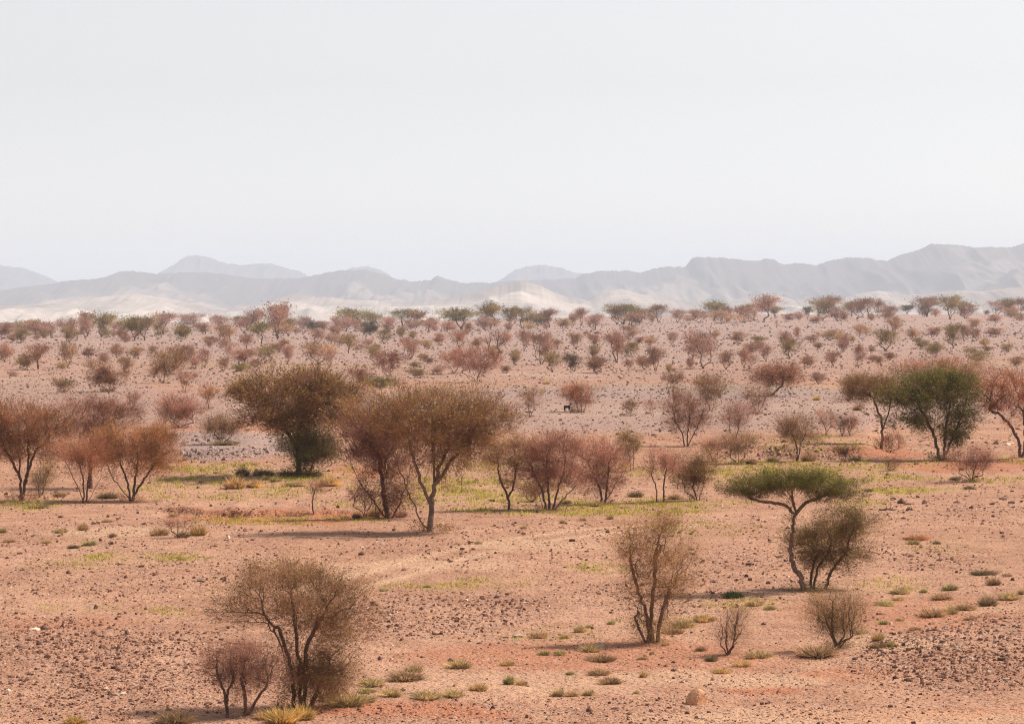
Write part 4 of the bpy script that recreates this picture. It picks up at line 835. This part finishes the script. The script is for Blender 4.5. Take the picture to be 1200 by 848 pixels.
def scatter():
    R = np.random.default_rng(77)
    N = 232000
    px = R.random(N) * 1320 - 60; py = 366 + (862 - 366) * R.random(N) ** .95
    y_ = F * HC / np.maximum(py - YH, 8); x_ = (px - 600) / F * y_
    wob = 26 * (fbm(x_ / 3, y_ / 9, 51, 3) - .5)
    dens = .85 * np.clip(ell(px + 2 * wob, py, GRAVEL), 0, 1) * np.clip(.05 + 1.8 * fbm(x_ / 2.6, y_ / 5, 63, 3), 0, 1.4) + .34 * np.clip(2.4 * fbm(x_ / 1.8, y_ / 4, 65, 3) - .5, .12, 1.5)
    dens *= np.where(py < 500, 1.05, 1.0)
    keep = R.random(N) < dens * .62
    px, py = px[keep], py[keep]; n = len(px)
    sz = np.exp(R.normal(.38, .52, n)); sz = np.clip(sz, .8, 8)
    sz = sz * (1 + .30 * np.clip(ell(px, py, GRAVEL), 0, 1) * (py > 660))
    sz = np.where(py < 480, np.clip(sz, .8, 3.2), sz)
    x, y, z = hit(px, py, 1480.0)
    sm = np.minimum(sz * y / F, .75)
    tone_r = R.random(n)
    base = np.array([[.135, .060, .040], [.22, .100, .068], [.33, .165, .112], [.42, .25, .18], [.58, .40, .31]])
    grey = np.clip(ell(px, py, GREY), 0, 1)
    ti = np.searchsorted([.34, .60, .80, .93], tone_r)
    tone = base[ti] * (.8 + .4 * R.random((n, 1)))
    gm = tone.mean(1, keepdims=True) * np.array([1.14, .96, .92]); tone = tone * (1 - .65 * grey[:, None]) + gm * .65 * grey[:, None] * 1.15
    order = np.argsort(-sz * (1 + 0 * y))
    vis = (px[order] > 4) & (px[order] < 1196) & (py[order] < 846)
    big = order[vis][:215]
    inds = np.zeros(n, bool); inds[big] = True
    def zn(a, b):
        if b < 480: return 'on the far stony plain'
        if b < 560: return 'on the terrace and bank behind the wash'
        if b < 690: return 'on the open gravel left of the umbrella acacia' if a < 930 else 'on the open gravel right of the umbrella acacia'
        if a < 330: return 'on the lower left gravel slope'
        if a < 680: return 'on the gravel patch at lower centre'
        if a < 960: return 'on the sand around the lower right trees'
        return 'on the stony mound at lower right'
    for k in big:
        tn = ('dark', 'dark', 'brown', 'grey', 'pale')[ti[k]]
        o = link('stone', ROCKS[int(R.integers(8))], None, (float(x[k]), float(y[k]), float(z[k]) + .06 * float(sm[k])), category='stone', label=f'{tn} angular stone {zn(px[k], py[k])}', group=f'{tn} stones {zn(px[k], py[k])}')
        o.scale = (float(sm[k]) * 1.25, float(sm[k]) * 1.1, float(sm[k]) * .85); o.rotation_euler = (0, 0, float(R.random() * 6.28))
        o.material_slots[0].link = 'OBJECT'; o.material_slots[0].material = M_ROCKS[tn]
    r = ~inds; n = r.sum(); x, y, z, sm, tone = x[r], y[r], z[r], sm[r], tone[r]
    oc = np.array([(1, 1, -.3), (-1, 1, -.3), (-1, -1, -.3), (1, -1, -.3), (.62, .62, 1), (-.62, .62, 1), (-.62, -.62, 1), (.62, -.62, 1)], float)
    fc = np.array([(0, 1, 5, 4), (1, 2, 6, 5), (2, 3, 7, 6), (3, 0, 4, 7), (4, 5, 6, 7)])
    S = oc[None] * (1 + R.normal(0, .24, (n, 8, 3)))
    a = R.random(n) * 6.283; ca, sa = np.cos(a)[:, None], np.sin(a)[:, None]
    S[..., 0] *= .65 + .7 * R.random((n, 1))
    X = S[..., 0] * ca - S[..., 1] * sa; Yy = S[..., 0] * sa + S[..., 1] * ca
    hgt = (.18 + .30 * R.random((n, 1)))
    V = np.stack([x[:, None] + X * sm[:, None] * .42, y[:, None] + Yy * sm[:, None] * .42, z[:, None] + S[..., 2] * sm[:, None] * hgt], -1)
    Fc = (fc[None] + (np.arange(n) * 8)[:, None, None]).reshape(-1, 4)
    T4 = np.concatenate([tone, np.ones((n, 1))], 1)
    me = mesh_from('gravel', V.reshape(-1, 3), Fc, 4, [M_STONE], None, False, {'tone': np.repeat(T4, 8, 0)})
    link('gravel', me, kind='stuff', label='loose dark and brown stones strewn over the plain', category='gravel')
    print('stones', n)
scatter()

# ------------------------------------------------------------------ fresh green sprouts of the dry wash
def sprouts():
    R = np.random.default_rng(5)
    N = 140000
    px = R.random(N) * 1300 - 50; py = 420 + 330 * R.random(N)
    y_ = F * HC / (py - YH); x_ = (px - 600) / F * y_
    d = np.clip(ell(px + 50 * (fbm(x_ / 3, y_ / 9, 51, 3) - .5), py, GREEN), 0, 1) ** 1.2 * np.clip(2.6 * fbm(x_ / 1.6, y_ / 4, 91, 3) - .85, 0, 1)
    keep = R.random(N) < d * 1.1
    x, y, z = hit(px[keep], py[keep]); n = len(x); nb = 5
    c = np.stack([x, y, z], -1)[:, None] + R.normal(0, .11, (n, nb, 3)) * np.array([1, 1, .05])
    sc = (.7 + .8 * R.random((n, 1, 1))) * np.clip(y / 150, .6, 1.6)[:, None, None]
    dv = R.normal(0, .45, (n, nb, 3)); dv[..., 2] = 1
    sd_ = R.normal(size=(n, nb, 3)); sd_[..., 2] *= .2; sd_ /= np.linalg.norm(sd_, axis=2, keepdims=True)
    V = np.stack([c - sd_ * .017 * sc, c + sd_ * .017 * sc, c + dv * .115 * sc], 2).reshape(-1, 3)
    me = mesh_from('green_sprouts', V, np.arange(len(V)).reshape(-1, 3), 3, [M_SPROUT])
    link('green_sprouts', me, kind='stuff', label='short yellow green sprouts along the dry wash', category='grass')
sprouts()

# ------------------------------------------------------------------ small things: goat, fallen branches, dry stick
def goat():
    x, y, z = [float(v[0]) for v in hit(664.5, 482)]
    me = bpy.data.meshes.new('goat')
    P = [(-.05, 0, .52, .13), (.20, 0, .53, .14), (-.28, 0, .54, .12), (.32, 0, .60, .10), (.42, 0, .76, .065), (.47, 0, .84, .06), (.60, 0, .78, .035),
         (-.28, .07, .38, .06), (-.30, .07, .22, .032), (-.27, .07, 0, .026), (-.28, -.07, .38, .06), (-.32, -.07, .22, .032), (-.29, -.07, 0, .026),
         (.24, .07, .36, .05), (.23, .07, .20, .03), (.24, .07, 0, .025), (.24, -.07, .36, .05), (.26, -.07, .20, .03), (.25, -.07, 0, .025), (-.40, 0, .62, .03), (.44, .06, .95, .012), (.40, .08, 1.0, .007), (.44, -.06, .95, .012), (.40, -.08, 1.0, .007)]
    E = [(0, 1), (0, 2), (1, 3), (3, 4), (4, 5), (5, 6), (2, 7), (7, 8), (8, 9), (2, 10), (10, 11), (11, 12), (1, 13), (13, 14), (14, 15), (1, 16), (16, 17), (17, 18), (2, 19), (5, 20), (20, 21), (5, 22), (22, 23)]
    me.from_pydata([p[:3] for p in P], E, [])
    m, t, b = mat('black_goat_hair'); b.inputs['Base Color'].default_value = (.012, .011, .012, 1)
    me.materials.append(m)
    o = link('goat', me, None, (x, y, z), label='small black goat standing at the left of the compact russet bush', category='goat')
    o.rotation_euler = (0, 0, math.radians(25)); o.scale = (.8, .8, .8)
    sk = o.modifiers.new('skin', 'SKIN'); o.modifiers.new('smooth', 'SUBSURF').levels = 1
    for i, p in enumerate(P): me.skin_vertices[0].data[i].radius = (p[3], p[3])
    me.skin_vertices[0].data[0].use_root = True
goat()
def branch_log(px, py, wpx, label, seed, rot):
    x, y, z = [float(v[0]) for v in hit(px, py)]; s = F / y; L = wpx / s; R = np.random.default_rng(seed)
    t = np.linspace(-.5, .5, 9)
    P = np.stack([t * L, .05 * L * np.sin(t * 5), .05 + .02 * np.cos(t * 9)], -1)
    ch = [(P, np.linspace(.06, .025, 9), 7)]
    for k in (3, 5, 6):
        q = P[k] + np.array([.12 * L, R.normal(0, .12) * L, .10 + .08 * R.random()]); ch.append((np.stack([P[k], (P[k] + q) / 2 + R.normal(0, .01, 3), q]), np.array([.025, .018, .006]), 5))
    v, f = tubes(ch)
    o = link('fallen_branch', mesh_from('fallen_branch', v, f, 4, [M_BARK], None, True), None, (x, y, z), label=label, category='branch', group='fallen branches on the right gravel')
    o.rotation_euler = (0, 0, rot)
branch_log(1040, 598, 20, 'long dark fallen branch on the right gravel behind the umbrella acacia', 1, .05)
branch_log(1066, 598, 9, 'short dark fallen branch right of the long one', 2, -.1)
def dry_stick():
    x, y, z = [float(v[0]) for v in hit(541, 576)]; s = F / y
    P = np.array([(0, 0, -.05), (.02, 0, .4), (-.03, .02, .9), (.03, 0, 28 / s)])
    ch = [(P, np.array([.025, .02, .015, .008]), 6), (np.array([(.0, 0, .7), (.12, .03, .95), (.16, .04, 1.15)]), np.array([.012, .009, .004]), 4), (np.array([(-.02, 0, .85), (-.14, .0, 1.05)]), np.array([.01, .004]), 4)]
    v, f = tubes(ch)
    link('dry_stick', mesh_from('dry_stick', v, f, 4, [M_BARK], None, True), None, (x, y, z), label='thin dead upright stick in the green wash right of the central trunk', category='stick')
dry_stick()
